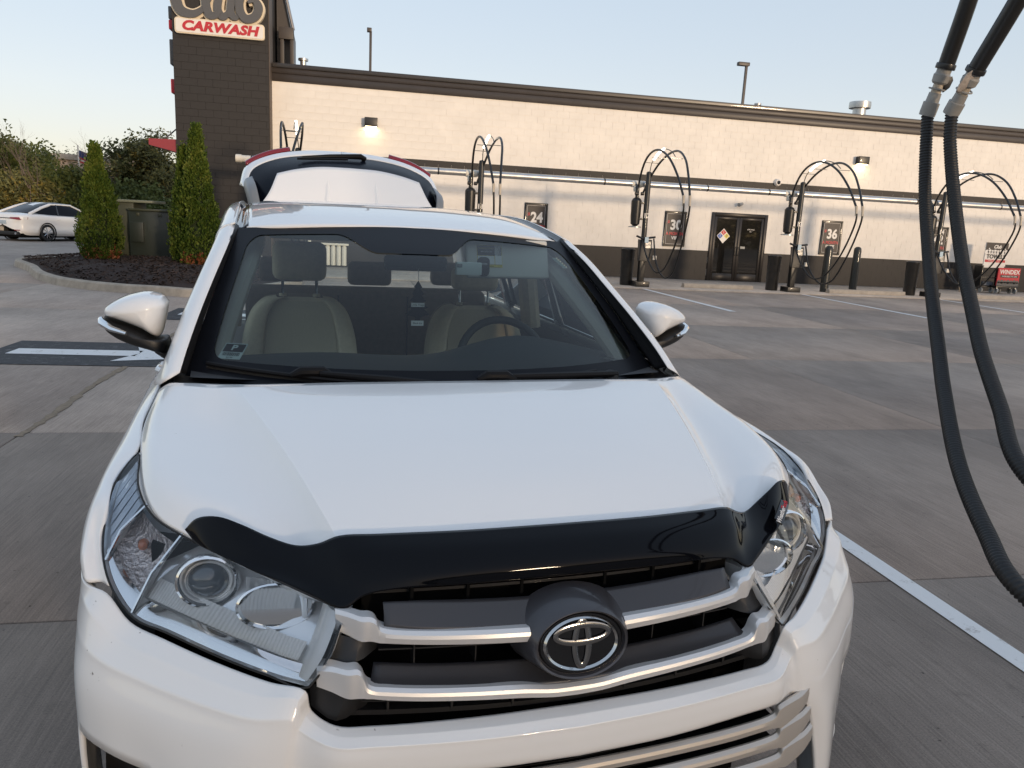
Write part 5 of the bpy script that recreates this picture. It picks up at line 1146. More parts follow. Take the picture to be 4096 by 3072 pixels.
for h in hoses:
    P = [rel(at_t(*p)) for p in h['px']]+[rel(p) for p in h['end']]
    MB().add(*corrugated(P, .0245, .0118)).build('corrugated_hose', M['hose'], ns, sharp=70)
    b = [rel(at_t(*p)) for p in h['boom'][1:]]+[rel(p) for p in h['arc']]
    B = crom(b, 8); MB().tube(B, .032, 16).build('boom', M['black_metal'], ns)
    top = P[0]; tip = B[0]; ax = (tip-top)
    def at(k): return top+ax*k
    MB().tube([at(.90), at(1.02)], .038, 18).build('boom_collar', M['black_metal'], ns, bevel=.004)
    MB().tube([at(-.06), at(.0), at(.22), at(.23), at(.42)], [.031, .032, .032, .026, .024], 18).build('hose_cuff', M['hose_fit'], ns, sharp=30)
    MB().tube([at(.42), at(.66)], .020, 16).build('clear_coupling', M['brass'], ns)
    MB().tube([at(.60), at(.64), at(.78), at(.82), at(.92)], [.024, .031, .033, .028, .028], 18).build('swivel', M['hose_fit'], ns, sharp=30)
    side = ax.cross(Vector((.2, -1, .1))).normalized()
    MB().tube([at(.5)+side*.030*math.cos(t)+ax.normalized().cross(side)*.030*math.sin(t) for t in [2*PI*k/20 for k in range(20)]], .0035, 6, closed=True).build('retaining_wire', M['hose_fit'], ns)
    c_ = at(.60)
    if h is hoses[0]:
        q = on = c_+side*-.02; fl = [(0, .02), (.03, .035), (.045, .01), (.04, -.03), (.02, -.05), (0, -.02)]
        sd = RIGHT; uu = ax.normalized()
        v = [c_+sd*(.014+x*.7)+uu*z*.7-FWD*.02 for x, z in fl]+[c_+sd*(.014+x*.7)+uu*z*.7-FWD*.0 for x, z in fl]; n = 6
        MB().add(v, [tuple(range(n)), tuple(range(n, 2*n))[::-1]]+[(i, i+n, (i+1) % n+n, (i+1) % n) for i in range(n)]).build('valve_flap', M['black_plastic'], ns, bevel=.003)
    else:
        uu = ax.normalized(); sd = (RIGHT-uu*RIGHT.dot(uu)).normalized()
        fl = [(-.035, .050), (-.010, .075), (.020, .07), (.028, .03), (.012, -.02), (-.008, -.055), (-.04, -.050), (-.045, -.01)]
        v = [c_+sd*(x*.62-.016)+uu*(z*.7-.005)-FWD*.036 for x, z in fl]+[c_+sd*(x*.62-.016)+uu*(z*.7-.005)-FWD*.024 for x, z in fl]; n = 8
        MB().add(v, [tuple(range(n)), tuple(range(n, 2*n))[::-1]]+[(i, i+n, (i+1) % n+n, (i+1) % n) for i in range(n)]).build('valve_flap', mat('rusty_valve_flap', (.40, .34, .29), .6, var=.5, vscale=40), ns, bevel=.005)

# ================================================================== towel cart and glass cleaner board
tc_ = empty('towel_cart', (23.15, 24.75, .035)); tag(tc_, 'wheeled cart with tall brown and white towels sign against the wall', 'cart')
MB().box(-.50, .45, -.02, .02, .93, 1.84).build('sign_board', M['sign_white'], tc_, smooth=False); MB().box(-.50, .45, -.026, -.021, 1.50, 1.84).build('sign_header', M['poster'], tc_, smooth=False)
cl = MB()
for k in range(8): cl.add(*lathe([(.085, -.030), (.085, -.0265)], 16, (-.44+.117*k, 0, 1.49+.015*(k % 2)), 'y'))
cl.build('sign_foam', M['sign_white'], tc_, smooth=False)
for (x, z) in ((-.36, 1.62), (-.30, 1.57), (.33, 1.62)): MB().add(*lathe([(.025, -.0305), (.025, -.027)], 12, (x, 0, z), 'y')).build('sign_bubble', M['sign_white'], tc_, smooth=False)
text('Club', .17, M['sign_white'], tc_, (-.02, -.028, 1.69), shear=.35, off=.006, ext=.0005); text('TOWELS', .21, M['poster'], tc_, (-.02, -.033, 1.33), off=.006, ext=.0005, sx=.98)
MB().box(-.46, .41, -.027, -.022, 1.13, 1.22).build('sign_ribbon', M['sign_red'], tc_, smooth=False); text('AVAILABLE TO USE', .075, M['sign_white'], tc_, (-.02, -.029, 1.175), ext=.0005)
for x in (-.50, .45): MB().box(x-.02, x+.02, -.05, .35, .18, 1.0).build('cart_side', M['black_metal'], tc_, bevel=.008)
for z in (.22, .55, .9): MB().box(-.48, .43, -.04, .34, z, z+.03).build('cart_shelf', M['black_metal'], tc_, bevel=.006)
MB().box(-.35, .1, .0, .3, .26, .42).build('folded_towels', mat('grey_towels', (.16, .17, .19), .95, var=.3, vscale=12), tc_, bevel=.05)
for x in (-.42, .37):
    for y in (0, .3): MB().lathe([(.02, -.03), (.09, -.03), (.10, 0), (.09, .03), (.02, .03)], 18, axis='x', c=(x, y, .10)).build('castor', M['grey_plastic'], tc_)
wb = empty('glass_cleaner_board', (23.55, 24.45, .035)); tag(wb, 'low red glass cleaner board on castors in front of the towel cart', 'sign')
MB().box(-.47, .47, -.02, .02, .30, .95).build('board', M['sign_red'], wb, smooth=False); MB().box(-.47, .47, -.024, -.0205, .30, .44).build('board_foot', M['sign_grey'], wb, smooth=False)
for k in range(7): MB().add(*lathe([(.06+.015*(k % 2), -.024), (.06+.015*(k % 2), -.0205)], 14, (-.40+.133*k, 0, .45), 'y')).build('board_foam', M['sign_grey'], wb, smooth=False)
text('WINDEX', .21, M['sign_white'], wb, (.02, -.022, .80), off=.006, ext=.0005); MB().box(-.36, .40, -.025, -.0205, .60, .69).build('board_ribbon', M['poster'], wb, smooth=False); text('AVAILABLE TO USE', .075, M['sign_white'], wb, (.02, -.0265, .645), ext=.0005)
MB().box(-.47, .47, -.03, .3, .22, .29).build('board_base', M['black_metal'], wb, bevel=.01)
for x in (-.40, .40):
    for y in (.02, .26): MB().lathe([(.02, -.03), (.09, -.03), (.10, 0), (.09, .03), (.02, .03)], 18, axis='x', c=(x, y, .11)).build('castor', M['grey_plastic'], wb); MB().box(x-.03, x+.03, y-.03, y+.03, .10, .23).build('castor_fork', M['steel'], wb, bevel=.005)
ld = empty('step_ladder', (21.95, 24.75, .035)); tag(ld, 'narrow wooden slatted rack leaning by the towel cart', 'rack')
for x in (-.10, .10): MB().tube([(x, 0, 0), (x+.06, .4, 1.15)], .02, 6).build('rail', mat('weathered_wood', (.30, .23, .16), .8, var=.2), ld)
for k in range(7): MB().box(-.11+.0075*k, .13+.0075*k, .05*k+.03, .05*k+.06, .16+.14*k, .19+.14*k).build('rung', M['stop'], ld, bevel=.004)

# ================================================================== planted island
isl = [on_z(*p, .15) for p in [(118,1062),(150,1088),(230,1110),(330,1124),(480,1138),(620,1146),(800,1158)]]
isl = [(p.x, p.y) for p in isl]
xs = [p for p in isl]
back = [(-1.9, 16.6), (-1.3, 18.5), (-1.6, 21.0), (-2.7, 23.5), (-5.5, 24.6), (-7.6, 23.9), (-8.6, 22.4)]
loop2 = crom([(x, y, 0) for x, y in isl+back+[isl[0]]], 6)[:-1]
cen = sum(loop2, Vector())/len(loop2)
def inset(k): 
    out = []
    n = len(loop2)
    for i, p in enumerate(loop2):
        t = (loop2[(i+1) % n]-loop2[i-1]).normalized(); nn = Vector((-t.y, t.x, 0))
        if nn.dot(cen-p) < 0: nn = -nn
        out.append(p+nn*k)
    return out
def ringz(l, z): return [Vector((p.x, p.y, z)) for p in l]
kv, kf = rings([ringz(inset(-.03), -.01), ringz(inset(0), .13), ringz(inset(.03), .155), ringz(inset(.15), .155), ringz(inset(.16), .08)], cap=False)
kb = MB().add(kv, kf).build('kerb', M['kerb']); tag(kb, kind='structure')
def mound(x, y): return .15+.0
mv = []; mf = []
lays = [0, .25, .5, .75, .9, 1.0]
base = inset(.15)
def mz(p, k): 
    return .14+.24*(1-(1-k)**2)*(.8+.4*noise.noise(Vector((p.x*.7, p.y*.7, 0))))+.03*noise.noise(Vector((p.x*5, p.y*5, 3)))*k
NL = 22
for j in range(NL+1):
    k = j/NL
    for p in base: q = p.lerp(cen, k); mv.append((q.x, q.y, mz(q, min(1, k*1.6))))
n = len(base)
for j in range(NL):
    for i in range(n): mf.append((j*n+i, j*n+(i+1) % n, (j+1)*n+(i+1) % n, (j+1)*n+i))
mo = MB().add(mv, mf).build('mulch_bed', M['mulch']); tag(mo, kind='structure')
def in_loop(x, y, l):
    c = False; n = len(l)
    for i in range(n):
        a, b = l[i], l[i-1]
        if (a.y > y) != (b.y > y) and x < (b.x-a.x)*(y-a.y)/(b.y-a.y)+a.x: c = not c
    return c
chips = MB(); base2 = inset(.2); cnt = 0
while cnt < 9000:
    x = random.uniform(-9, -1.3); y = random.uniform(15.8, 24)
    if not in_loop(x, y, base2): continue
    cnt += 1
    # local depth into the bed decides its height
    dmin = min((Vector((x, y, 0))-p).length for p in base[::3]); k = min(1, dmin/2.2); z = .14+.24*(1-(1-min(1, k*1.3))**2)*(.8+.4*noise.noise(Vector((x*.7, y*.7, 0))))+.01
    L_ = random.uniform(.02, .06); w_ = random.uniform(.008, .02); a = random.uniform(0, PI); t = random.uniform(-.5, .5)
    dx, dy = math.cos(a)*L_, math.sin(a)*L_; nx, ny = -math.sin(a)*w_, math.cos(a)*w_
    chips.add([(x-dx-nx, y-dy-ny, z-t*L_), (x+dx-nx, y+dy-ny, z+t*L_), (x+dx+nx, y+dy+ny, z+t*L_+.008), (x-dx+nx, y-dy+ny, z-t*L_+.008)], [(0, 1, 2, 3)])
ch = chips.build('mulch_chips', mat('mulch_chip', (.045, .024, .015), .95, var=.8, vscale=9), smooth=False); tag(ch, 'loose dark brown wood mulch chips covering the island', 'mulch', kind='stuff')
def foliage_mat(name, c1, c2, c3=None, trans=.25):
    M_ = bpy.data.materials.new(name); M_.use_nodes = True; nt = M_.node_tree; b = nt.nodes['Principled BSDF']; b.inputs['Roughness'].default_value = .6; b.inputs['Specular IOR Level'].default_value = .25
    g_ = nt.nodes.new('ShaderNodeNewGeometry'); n = nt.nodes.new('ShaderNodeTexNoise'); n.inputs['Scale'].default_value = 1.7; n.inputs['Detail'].default_value = 6; nt.links.new(g_.outputs['Position'], n.inputs[0])
    mxr = nt.nodes.new('ShaderNodeMath'); mxr.operation = 'ADD'; nt.links.new(n.outputs[0], mxr.inputs[0]); 
    sc = nt.nodes.new('ShaderNodeMath'); sc.operation = 'MULTIPLY_ADD'; sc.inputs[1].default_value = .5; sc.inputs[2].default_value = -.25; nt.links.new(g_.outputs['Random Per Island'], sc.inputs[0]); nt.links.new(sc.outputs[0], mxr.inputs[1])
    r = nt.nodes.new('ShaderNodeValToRGB'); r.color_ramp.elements[0].position = .3; r.color_ramp.elements[1].position = .68; r.color_ramp.elements[0].color = (*c1, 1); r.color_ramp.elements[1].color = (*c2, 1)
    if c3: e = r.color_ramp.elements.new(.85); e.color = (*c3, 1)
    nt.links.new(mxr.outputs[0], r.inputs[0]); nt.links.new(r.outputs[0], b.inputs['Base Color'])
    tl = nt.nodes.new('ShaderNodeBsdfTranslucent'); nt.links.new(r.outputs[0], tl.inputs[0]); mx = nt.nodes.new('ShaderNodeMixShader'); mx.inputs[0].default_value = trans
    out = nt.nodes['Material Output']; nt.links.new(b.outputs[0], mx.inputs[1]); nt.links.new(tl.outputs[0], mx.inputs[2]); nt.links.new(mx.outputs[0], out.inputs[0]); return M_
M['thuja'] = foliage_mat('arborvitae_leaf', (.036, .068, .008), (.12, .165, .024), (.19, .20, .04))
M['thuja_brown'] = foliage_mat('browned_arborvitae', (.25, .075, .03), (.42, .16, .08))
M['bark'] = mat('bark', (.09, .065, .048), .9, var=.3, vscale=12, bump=.5, bscale=30)
def sprays(prof, H_, n, seed, brown=0.0):
    """upright plumes of small leaf faces over a lumpy column; returns verts, faces"""
    rnd = random.Random(seed); v = []; f = []; per = 26 if n > 1000 else 5
    for i in range(n//per):
        t = rnd.random()**.9; z = t*H_; rr = 0
        for (a, ra), (b, rb) in zip(prof[:-1], prof[1:]):
            if a <= t <= b: rr = ra+(rb-ra)*(t-a)/(b-a)
        th0 = rnd.uniform(0, 2*PI); lump = 1+.28*noise.noise(Vector((math.cos(th0)*1.4, math.sin(th0)*1.4, z*1.3+seed)))+.10*rnd.uniform(-1, 1)
        r0 = rr*lump*(1-.22*rnd.random()**2); pl = rnd.uniform(.16, .34); pw = rnd.uniform(.035, .07)
        out0 = Vector((math.cos(th0), math.sin(th0), 0)); tan0 = Vector((-math.sin(th0), math.cos(th0), 0)); lean = out0*rnd.uniform(.05, .40)+tan0*rnd.uniform(-.2, .2)
        base_ = out0*r0+Vector((0, 0, z-pl*.4))
        for k_ in range(per):
            q = rnd.random(); wq = pw*(1-q)**.6*(.35+.65*min(1, q*4)); th = rnd.uniform(0, 2*PI)
            ov = tan0*math.cos(th)+out0*math.sin(th); c = base_+(Vector((0, 0, 1))+lean)*(q*pl)+ov*wq
            if c.z < -.02: continue
            d = (Vector((0, 0, 1))*rnd.uniform(.6, 1.1)+ov*rnd.uniform(.2, .8)+lean).normalized(); sdv = d.cross(Vector((rnd.gauss(0, 1), rnd.gauss(0, 1), rnd.gauss(0, 1)))).normalized()
            L_ = rnd.uniform(.03, .075); w_ = L_*rnd.uniform(.22, .4); k = len(v)
            v += [c-sdv*w_*.3, c+sdv*w_*.3, c+d*L_*.55+sdv*w_, c+d*L_, c+d*L_*.55-sdv*w_]; f.append((k, k+1, k+2, k+3, k+4))
    return v, f
def thuja(p, H_, rad, seed, n, label, brown=True):
    o = empty('arborvitae', p); tag(o, label, 'evergreen', 'arborvitae on the mulch island')
    prof = [(0, .62), (.08, .98), (.22, 1.05), (.42, .84), (.65, .50), (.85, .22), (1, .02)]; prof = [(a, b*rad) for a, b in prof]
    MB().add(*sprays(prof, H_, n, seed)).build('foliage', M['thuja'], o, smooth=False)
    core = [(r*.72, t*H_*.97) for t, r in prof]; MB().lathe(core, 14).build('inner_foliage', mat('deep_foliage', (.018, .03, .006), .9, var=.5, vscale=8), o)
    MB().tube([(0, 0, -.25), (0, 0, H_*.5)], [.05, .02], 8).build('trunk', M['bark'], o)
    if brown: MB().add(*sprays([(0, rad*.78), (.5, rad*.9), (1, rad*.8)], .22, 900, seed+5)).build('browned_skirt', M['thuja_brown'], o, smooth=False)
thuja((-6.08, 20.5, .30), 2.60, .42, 3, 22000, 'arborvitae with browned skirt standing left of the green utility cabinets')
thuja((-3.72, 20.0, .24), 3.20, .43, 11, 24000, 'tallest arborvitae, right of the green utility cabinets', brown=True)
thuja((-4.05, 20.25, .26), 2.72, .33, 23, 14000, 'shorter arborvitae crowding the tallest one beside the cabinets', brown=False)
# utility cabinets
M['cab'] = mat('olive_green_cabinet', (.045, .05, .028), .45, var=.12, vscale=3, coat=.1)
M['cab_dark'] = mat('dark_green_cabinet', (.020, .028, .022), .45, var=.12, vscale=3, coat=.1)
cb = empty('utility_cabinet', (-5.64, 21.85, .12), 0); tag(cb, 'tall olive green utility cabinet with pale lid behind the arborvitae', 'cabinet')
MB().box(-1.05, 0, 0, 1.3, 0, 1.58).build('cabinet_body', M['cab'], cb, bevel=.02); MB().box(-1.12, .48, -.08, 1.4, 1.585, 1.65).build('cabinet_lid', mat('pale_lid', (.16, .17, .12), .4), cb, bevel=.015)
MB().box(-1.0, -.05, -.018, -.003, .12, 1.5).build('cabinet_door', M['cab'], cb, bevel=.008)
cb2 = empty('utility_cabinet', (-5.70, 21.6, .10), 0); tag(cb2, 'lower dark green transformer cabinet between the arborvitae', 'cabinet')
MB().box(0, .95, 0, 1.2, 0, 1.40).build('cabinet_body', M['cab_dark'], cb2, bevel=.02); MB().box(-.0, .98, -.05, 1.25, 1.405, 1.46).build('cabinet_lid', M['cab'], cb2, bevel=.012)
MB().box(.03, .36, -.11, -.004, .62, 1.12).build('meter_box', M['cab_dark'], cb2, bevel=.015)
for x in (.22, .75): MB().box(x-.10, x+.10, -.02, -.003, .08, .14).build('cabinet_vent', M['cab'], cb2, bevel=.006); MB().box(x-.04, x+.04, -.03, -.003, 1.28, 1.36).build('hinge', M['cab'], cb2, bevel=.006)
# landscape boulder by the tower
bl = bmesh.new(); bmesh.ops.create_icosphere(bl, subdivisions=3, radius=.34)
for v_ in bl.verts: v_.co *= 1+.25*noise.noise(v_.co*3); v_.co.z *= .8
me = bpy.data.meshes.new('boulder'); bl.to_mesh(me); bl.free()
bo = link('boulder', me, mat('pale_limestone', (.45, .42, .38), .9, var=.25, vscale=6, bump=.4, bscale=20)); q = on_z(895, 935, .4); bo.location = (-2.75, 21.6, .42); tag(bo, 'pale rough boulder beside the tall arborvitae near the tower', 'boulder')

# ================================================================== background trees
M['leaf_a'] = foliage_mat('dark_green_leaf', (.055, .075, .022), (.13, .15, .045))
M['leaf_b'] = foliage_mat('olive_leaf', (.09, .088, .03), (.22, .20, .065), (.36, .24, .05))
M['leaf_c'] = foliage_mat('bluish_green_leaf', (.07, .09, .036), (.17, .18, .075))
M['twig'] = mat('bare_twig', (.16, .115, .095), .9)
def tree_mesh(seed, H_, rad, n, lowb=.12, leaf=.16):
    rnd = random.Random(seed); v = []; f = []
    cl_ = []
    for i in range(46):
        t = rnd.random(); z = H_*(lowb+(1-lowb)*t); rr = rad*math.sin(PI*min(.95, .16+.80*t))**.7
        a = rnd.uniform(0, 2*PI); q = rnd.random()**.5; cl_.append((Vector((rr*q*math.cos(a), rr*q*math.sin(a), z)), rad*rnd.uniform(.20, .42)))
    for i in range(n):
        c, r = rnd.choice(cl_); d = Vector((rnd.gauss(0, 1), rnd.gauss(0, 1), rnd.gauss(0, .8))); d = d.normalized()*r*rnd.random()**.4; p = c+d
        if p.z < H_*.05: continue
        a = Vector((rnd.gauss(0, 1), rnd.gauss(0, 1), rnd.gauss(0, 1))).normalized(); b = a.orthogonal().normalized(); s_ = leaf*rnd.uniform(.6, 1.3); k = len(v)
        v += [p-a*s_, p+b*s_*.5, p+a*s_, p-b*s_*.5]; f.append((k, k+1, k+2, k+3))
    return v, f, cl_
def limbs(cl_, H_, seed, tr=.12):
    rnd = random.Random(seed); b = MB(); b.tube([(0, 0, -.2), (.1, 0, H_*.3), (.0, .1, H_*.6), (0, 0, H_*.85)], [tr, tr*.75, tr*.5, tr*.15], 8)
    for c, r in cl_[::2]:
        z0 = max(.15*H_, c.z*.55); b.tube([(0, 0, z0), (c.x*.45, c.y*.45, (z0+c.z)*.52), c], [tr*.4, tr*.25, tr*.08], 5)
    return b
lib = {}
def tree(px, y, z_top_px, kind, mt, label, rad, n, seed, leaf=.16):
    p = on_y(px, z_top_px, y); H_ = p.z
    key = (kind, seed); v, f, cl_ = tree_mesh(seed, H_, rad, n, leaf=leaf)
    o = empty('background_tree', (p.x, y, 0), random.uniform(0, 6)); tag(o, label, 'tree', 'trees beyond the lot')
    MB().add(v, f).build('crown', M[mt], o, smooth=False); limbs(cl_, H_, seed).build('trunk', M['bark'], o)
T = [(-60, 50, 520, 'leaf_a', 3.4, 9000, 1, 'tall dark tree at the edge behind the white sedan'),
     (80, 56, 610, 'leaf_a', 3.6, 7000, 2, 'dark green tree over the roof of the white sedan'),
     (215, 64, 640, 'leaf_c', 4.2, 6500, 3, 'greyish green tree behind the sedan and the bare saplings'),
     (300, 52, 700, 'leaf_a', 2.6, 5200, 4, 'low dark tree in front of the far store'),
     (130, 47, 735, 'leaf_b', 2.4, 4200, 5, 'low yellowing tree behind the white sedan'),
     (20, 46, 720, 'leaf_b', 2.4, 4200, 15, 'yellow green shrubby tree at the edge behind the sedan trunk'),
     (470, 60, 690, 'leaf_b', 2.8, 3800, 6, 'olive tree just right of the browned arborvitae'),
     (535, 50, 575, 'leaf_c', 2.2, 4200, 7, 'upright green tree above the green cabinets'),
     (605, 49, 560, 'leaf_b', 2.6, 6200, 8, 'tall olive tree under the red awning'),
     (665, 50, 640, 'leaf_b', 2.4, 4500, 9, 'olive tree against the tower edge'),
     (560, 46, 770, 'leaf_a', 2.6, 4600, 10, 'low dark tree behind the green cabinets'),
     (400, 48, 760, 'leaf_a', 2.6, 4200, 12, 'low dark tree behind the browned arborvitae')]
for (px, y, py, mt, rad, n, seed, lb) in T: tree(px, y, py, 'x', mt, lb, rad, int(n*1.9), seed, leaf=.12)
def bare(px, y, pyt, seed, label, spread=1.0):
    p = on_y(px, pyt, y); rnd = random.Random(seed); b = MB()
    def grow(a, d, L_, r, k):
        e = a+d*L_; b.tube([a, (a+e)/2+Vector((rnd.uniform(-.05, .05)*L_, rnd.uniform(-.05, .05)*L_, 0)), e], [r, r*.75, r*.5], 4, cap=False)
        if k: 
            for _ in range(rnd.choice((3, 3, 4))):
                dd = (d+Vector((rnd.uniform(-.6, .6)*spread, rnd.uniform(-.6, .6)*spread, rnd.uniform(-.1, .3)))).normalized(); grow(a.lerp(e, rnd.uniform(.55, 1)), dd, L_*rnd.uniform(.55, .75), r*.5, k-1)
    grow(Vector((0, 0, 0)), Vector((0, 0, 1)), p.z*.48, .04, 4)
    o = b.build('bare_tree', M['twig']); o.location = (p.x, y, 0); tag(o, label, 'tree', 'leafless saplings')
bare(105, 45, 530, 1, 'leafless sapling rising above the trees behind the sedan'); bare(165, 46, 600, 2, 'shorter leafless sapling beside the tallest bare one'); bare(320, 46, 565, 5, 'reddish twiggy bare tree behind the browned arborvitae', 1.4); bare(395, 48, 575, 9, 'twiggy bare tree beside the browned arborvitae tip', 1.3)
# far hedge line closing the horizon
hv2 = []; hf2 = []; rnd = random.Random(4)
for i in range(26000):
    x = rnd.uniform(-70, 70); y = rnd.uniform(68, 76); hgt = 3.4+1.2*noise.noise(Vector((x*.15, 0, 1)))+.8*noise.noise(Vector((x*.6, 2, 1))); z = rnd.random()**.6*hgt
    a = Vector((rnd.gauss(0, 1), rnd.gauss(0, 1), rnd.gauss(0, 1))).normalized(); b = a.orthogonal().normalized(); s_ = .3*rnd.uniform(.6, 1.3); k = len(hv2); p = Vector((x, y, z)); hv2 += [p-a*s_, p+b*s_*.6, p+a*s_, p-b*s_*.6]; hf2.append((k, k+1, k+2, k+3))
ho = MB().add(hv2, hf2).build('far_woods', M['leaf_c'], smooth=False); tag(ho, 'far strip of woods closing the horizon', 'woods', kind='stuff')
# tree belt behind the camera: its uneven top lets the low sun reach the wall but shades the near lot
wv = []; wf = []; rnd = random.Random(9)
for i in range(26000):
    x = rnd.uniform(-45, 75); y = rnd.uniform(-58, -50); hgt = 5.7+1.1*noise.noise(Vector((x*.11, 5, 1)))+.7*noise.noise(Vector((x*.5, 7, 1))); z = rnd.random()**.75*hgt
    a = Vector((rnd.gauss(0, 1), rnd.gauss(0, 1), rnd.gauss(0, 1))).normalized(); b = a.orthogonal().normalized(); s_ = .34*rnd.uniform(.6, 1.3); k = len(wv); p = Vector((x, y, z)); wv += [p-a*s_, p+b*s_*.6, p+a*s_, p-b*s_*.6]; wf.append((k, k+1, k+2, k+3))
wo = MB().add(wv, wf).build('tree_belt', M['leaf_a'], smooth=False); tag(wo, 'belt of trees across the road mirrored in the door glass', 'woods', kind='stuff')
# far store, flagpole, red truck
fs = empty('far_store', (-21.5, 62, 0), R(6)); tag(fs, 'far cream store with orange red sign glimpsed through the trees', 'building')
MB().box(-7, 7, 0, 8, 0, 4.6).build('store_wall', mat('store_stucco', (.62, .46, .34), .8, var=.1), fs, smooth=False); MB().box(-7.2, 7.2, -.2, 8.2, 4.6, 5.0).build('store_roof', M['stop'], fs, bevel=.05)
M['orange'] = mat('orange_red_sign', (.70, .10, .04), .5)
for x in (-3.5, 1.0, 2.0, 4.2): MB().box(x, x+.7, -.1, -.005, 3.0, 3.7).build('store_sign', M['orange'], fs, smooth=False)
for x in (-5.5, -2, 4): MB().box(x, x+1.6, -.03, -.004, .9, 2.4).build('store_window', M['door_glass'], fs, smooth=False)
fp = on_y(312, 600, 55); fo = empty('flagpole', (fp.x, 55, 0)); tag(fo, 'distant flagpole with a striped flag above the trees', 'flagpole')
MB().lathe([(.07, 0), (.04, fp.z+.3)], 8).build('flag_mast', M['sign_white'], fo)
fl_v = [(0.05+1.1*i/8, .12*math.sin(i*1.1), fp.z-.75*j/7-.05*i) for j in range(8) for i in range(9)]
for j in range(7): MB().add([fl_v[j*9+i] for i in range(9)]+[fl_v[(j+1)*9+i] for i in range(9)], [(i, i+1, i+10, i+9) for i in range(8)]).build('flag_stripe', M['sign_red'] if j % 2 == 0 else M['sign_white'], fo)
MB().add([(fl_v[j*9+i][0], fl_v[j*9+i][1]-.01, fl_v[j*9+i][2]) for j in range(5) for i in range(4)], [(j*4+i, j*4+i+1, j*4+i+5, j*4+i+4) for j in range(4) for i in range(3)]).build('flag_canton', mat('flag_blue', (.03, .05, .16), .7), fo)
tk = on_z(292, 905, .0); to = empty('red_box_truck', (-13.2, 47, 0), R(8)); tag(to, 'distant red and white parked truck beyond the sedan hood', 'truck')
MB().box(-1.3, .9, -.9, .9, .55, 1.35).build('truck_body', mat('truck_red', (.32, .03, .03), .4, coat=.5), to, bevel=.08); MB().box(.3, 1.5, -.85, .85, .55, 2.0).build('truck_cab', M['sign_white'], to, bevel=.15)
for x in (-.8, 1.0):
    for y in (-.9, .8): MB().lathe([(.2, 0), (.36, .02), (.36, .16), (.2, .18)], 18, axis='y', c=(x, y, .36)).build('truck_wheel', M['tyre'], to)
for x in (-1.2, -.7, -.2): MB().box(x-.04, x+.04, -.94, -.905, .6, 2.1).build('truck_stake', M['sign_white'], to, smooth=False)

# ================================================================== white sedan
sp_ = on_z(192, 966, 0)
sd_ = empty('sedan', (sp_.x, sp_.y, 0)); tag(sd_, 'white sedan with red tail lamps driving off beyond the island', 'car')
hd = R(62)      # heading: away and to the right
sd_.rotation_euler = (0, 0, hd-PI/2)          # local +y = forward
sd_.location = (sp_.x-.95*math.cos(hd-PI/2)-0.0, sp_.y-.95*math.sin(hd-PI/2), 0)
sd_.scale = (1.06, 1.06, 1.06)
sec = [  # y, half width low, sill z, belt half width, belt z, (deck z at centre)
 (-1.13,.02,.60,.02,.64,.65),(-1.12,.45,.46,.50,.78,.80),
 (-1.08,.60,.42,.70,.88,.90),(-1.02,.80,.30,.84,.93,1.00),(-.80,.88,.24,.89,.97,1.055),(-.35,.91,.22,.905,.98,1.07),(.35,.92,.20,.915,.965,1.04),(1.2,.92,.20,.915,.945,1.0),(2.0,.92,.20,.91,.925,.99),(2.7,.91,.20,.90,.905,.97),(3.2,.88,.24,.86,.84,.90),(3.55,.78,.30,.74,.74,.80),(3.70,.55,.40,.52,.66,.70)]
rows = []
for (y, wl, zl, wb_, zb, zd) in sec:
    rows.append([V(-wl*.9,y,zl),V(-wl,y,zl+.12),V(-wl*1.0,y,(zl+zb)*.52),V(-wb_,y,zb-.05),V(-wb_*.93,y,zb+.02),V(-wb_*.55,y,zd-.012),V(0,y,zd),V(wb_*.55,y,zd-.012),V(wb_*.93,y,zb+.02),V(wb_,y,zb-.05),V(wl*1.0,y,(zl+zb)*.52),V(wl,y,zl+.12),V(wl*.9,y,zl)])
surf('body', *loft(rows, 4, 4), WP, sd_, sharp=50)
ghs = [[V(-.74,-.62,1.03),V(-.70,-.55,1.06),V(0,-.66,1.075),V(.70,-.55,1.06),V(.74,-.62,1.03)],[V(-.70,-.1,1.06),V(-.62,.05,1.28),V(0,.0,1.31),V(.62,.05,1.28),V(.70,-.1,1.06)],[V(-.80,.5,.97),V(-.58,.55,1.42),V(0,.52,1.455),V(.58,.55,1.42),V(.80,.5,.97)],[V(-.82,1.1,.96),V(-.58,1.1,1.43),V(0,1.1,1.462),V(.58,1.1,1.43),V(.82,1.1,.96)],[V(-.80,1.6,.95),V(-.58,1.55,1.36),V(0,1.58,1.40),V(.58,1.55,1.36),V(.80,1.6,.95)],[V(-.74,2.35,.94),V(-.68,2.3,1.0),V(0,2.42,1.0),V(.68,2.3,1.0),V(.74,2.35,.94)]]
surf('greenhouse', *loft(ghs, 6, 5), M['dark_glass'], sd_, sharp=60)
rfp = [[V(-.56,.16,1.325),V(0,.10,1.352),V(.56,.16,1.325)],[V(-.575,.55,1.432),V(0,.52,1.470),V(.575,.55,1.432)],[V(-.575,1.1,1.442),V(0,1.1,1.476),V(.575,1.1,1.442)],[V(-.56,1.5,1.385),V(0,1.52,1.425),V(.56,1.5,1.385)]]
surf('roof', *loft(rfp, 6, 5), WP, sd_)
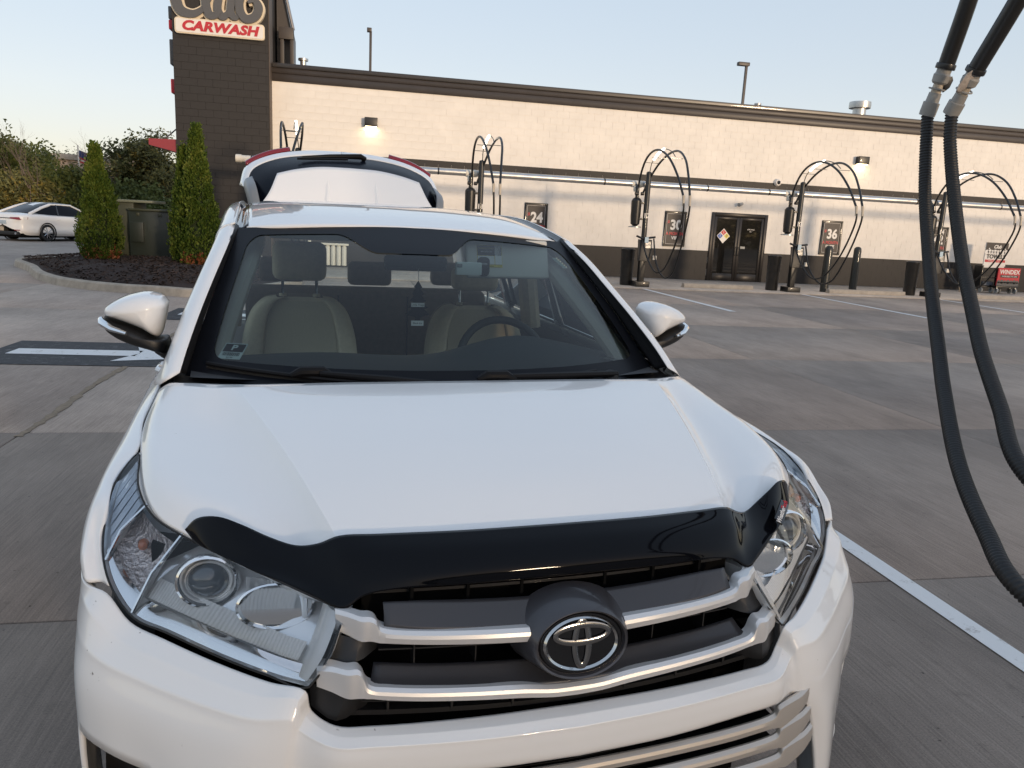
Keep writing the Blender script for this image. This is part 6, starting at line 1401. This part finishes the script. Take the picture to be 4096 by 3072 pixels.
for s in (-1, 1):
    MB().tube([(s*.745, -.60, 1.04), (s*.66, .0, 1.27), (s*.60, .45, 1.40)], .055, 8).build('rear_pillar', WP, sd_); MB().tube([(s*.60, 1.45, 1.39), (s*.66, 1.85, 1.22), (s*.74, 2.35, .96)], .035, 8).build('front_pillar', WP, sd_); MB().tube([(s*.60, .45, 1.415), (s*.60, 1.45, 1.40)], .035, 8).build('roof_rail', WP, sd_)
    MB().tube([(s*.83, .62, .97), (s*.61, .72, 1.40)], .03, 6).build('centre_pillar', M['gloss_black'], sd_)
    MB().add(*loft([[V(s*.90,-.80,.90),V(s*.76,-1.06,.90),V(s*.40,-1.15,.885)],[V(s*.90,-.82,.83),V(s*.78,-1.09,.80),V(s*.40,-1.155,.835)]], 4, 3)).build('tail_lamp', M['red_lens'], sd_); MB().box(s*.62-.12, s*.62+.12, -1.09, -1.04, .40, .43).build('reflector', M['red_lens'], sd_, smooth=False)
    MB().tube([(s*.90, 1.9, 1.0), (s*1.0, 1.88, 1.03), (s*1.06, 1.9, 1.05)], [.04, .075, .05], 8).build('door_mirror', M['gloss_black'], sd_)
    MB().lathe([(.01, -1.12), (.045, -1.12), (.05, -1.0)], 12, axis='y', c=(s*.58, 0, .29)).build('exhaust', M['chrome'], sd_)
    for yy in (0.0, 2.75):
        cx = s*.83
        MB().lathe([(.22, -.10), (.31, -.105), (.335, -.07), (.335, .07), (.31, .105), (.22, .10)], 28, axis='x', c=(cx, yy, .335), cap=False).build('tyre', M['tyre'], sd_)
        MB().lathe([(.235, s*.08), (.22, s*.085), (.20, s*.04), (.03, s*.05)], 24, axis='x', c=(cx, yy, .335)).build('rim', M['void'], sd_)
        sk = MB()
        for k in range(10): a = 2*PI*k/10; sk.tube([(cx+s*.085, yy+.03*math.cos(a), .335+.03*math.sin(a)), (cx+s*.105, yy+.22*math.cos(a), .335+.22*math.sin(a))], .014, 5)
        sk.build('spokes', M['soft_chrome'], sd_)
        ar = MB().lathe([(.37, s*.10), (.385, s*.115), (.37, s*.118), (.34, s*.10)], 28, axis='x', c=(cx, yy, .335), cap=False); ar.build('wheel_arch', M['void'], sd_)
    for yy in (.55, 1.55): MB().tube([(s*.915, yy-.08, .84), (s*.94, yy-.05, .845), (s*.94, yy+.05, .845), (s*.915, yy+.08, .84)], .012, 6).build('door_handle', WP, sd_)
    MB().tube([(s*.76, -.5, 1.05), (s*.87, .2, .985), (s*.87, 1.3, .965), (s*.80, 2.2, .955)], .008, 5).build('window_trim', M['chrome'], sd_)
MB().box(-.20, .20, -1.145, -1.125, .62, .76).build('licence_plate', mat('plate_pale_blue', (.40, .47, .52), .5, var=.2, vscale=30), sd_, bevel=.004); MB().box(-.42, .42, -1.14, -1.115, .84, .865).build('trunk_trim', M['gloss_black'], sd_, smooth=False)
MB().box(-.78, .78, -1.0, 3.4, .14, .30).build('underbody', M['void'], sd_, smooth=False); MB().box(-.70, .70, -1.09, -.9, .22, .36).build('bumper_valance', M['black_plastic'], sd_, bevel=.02)
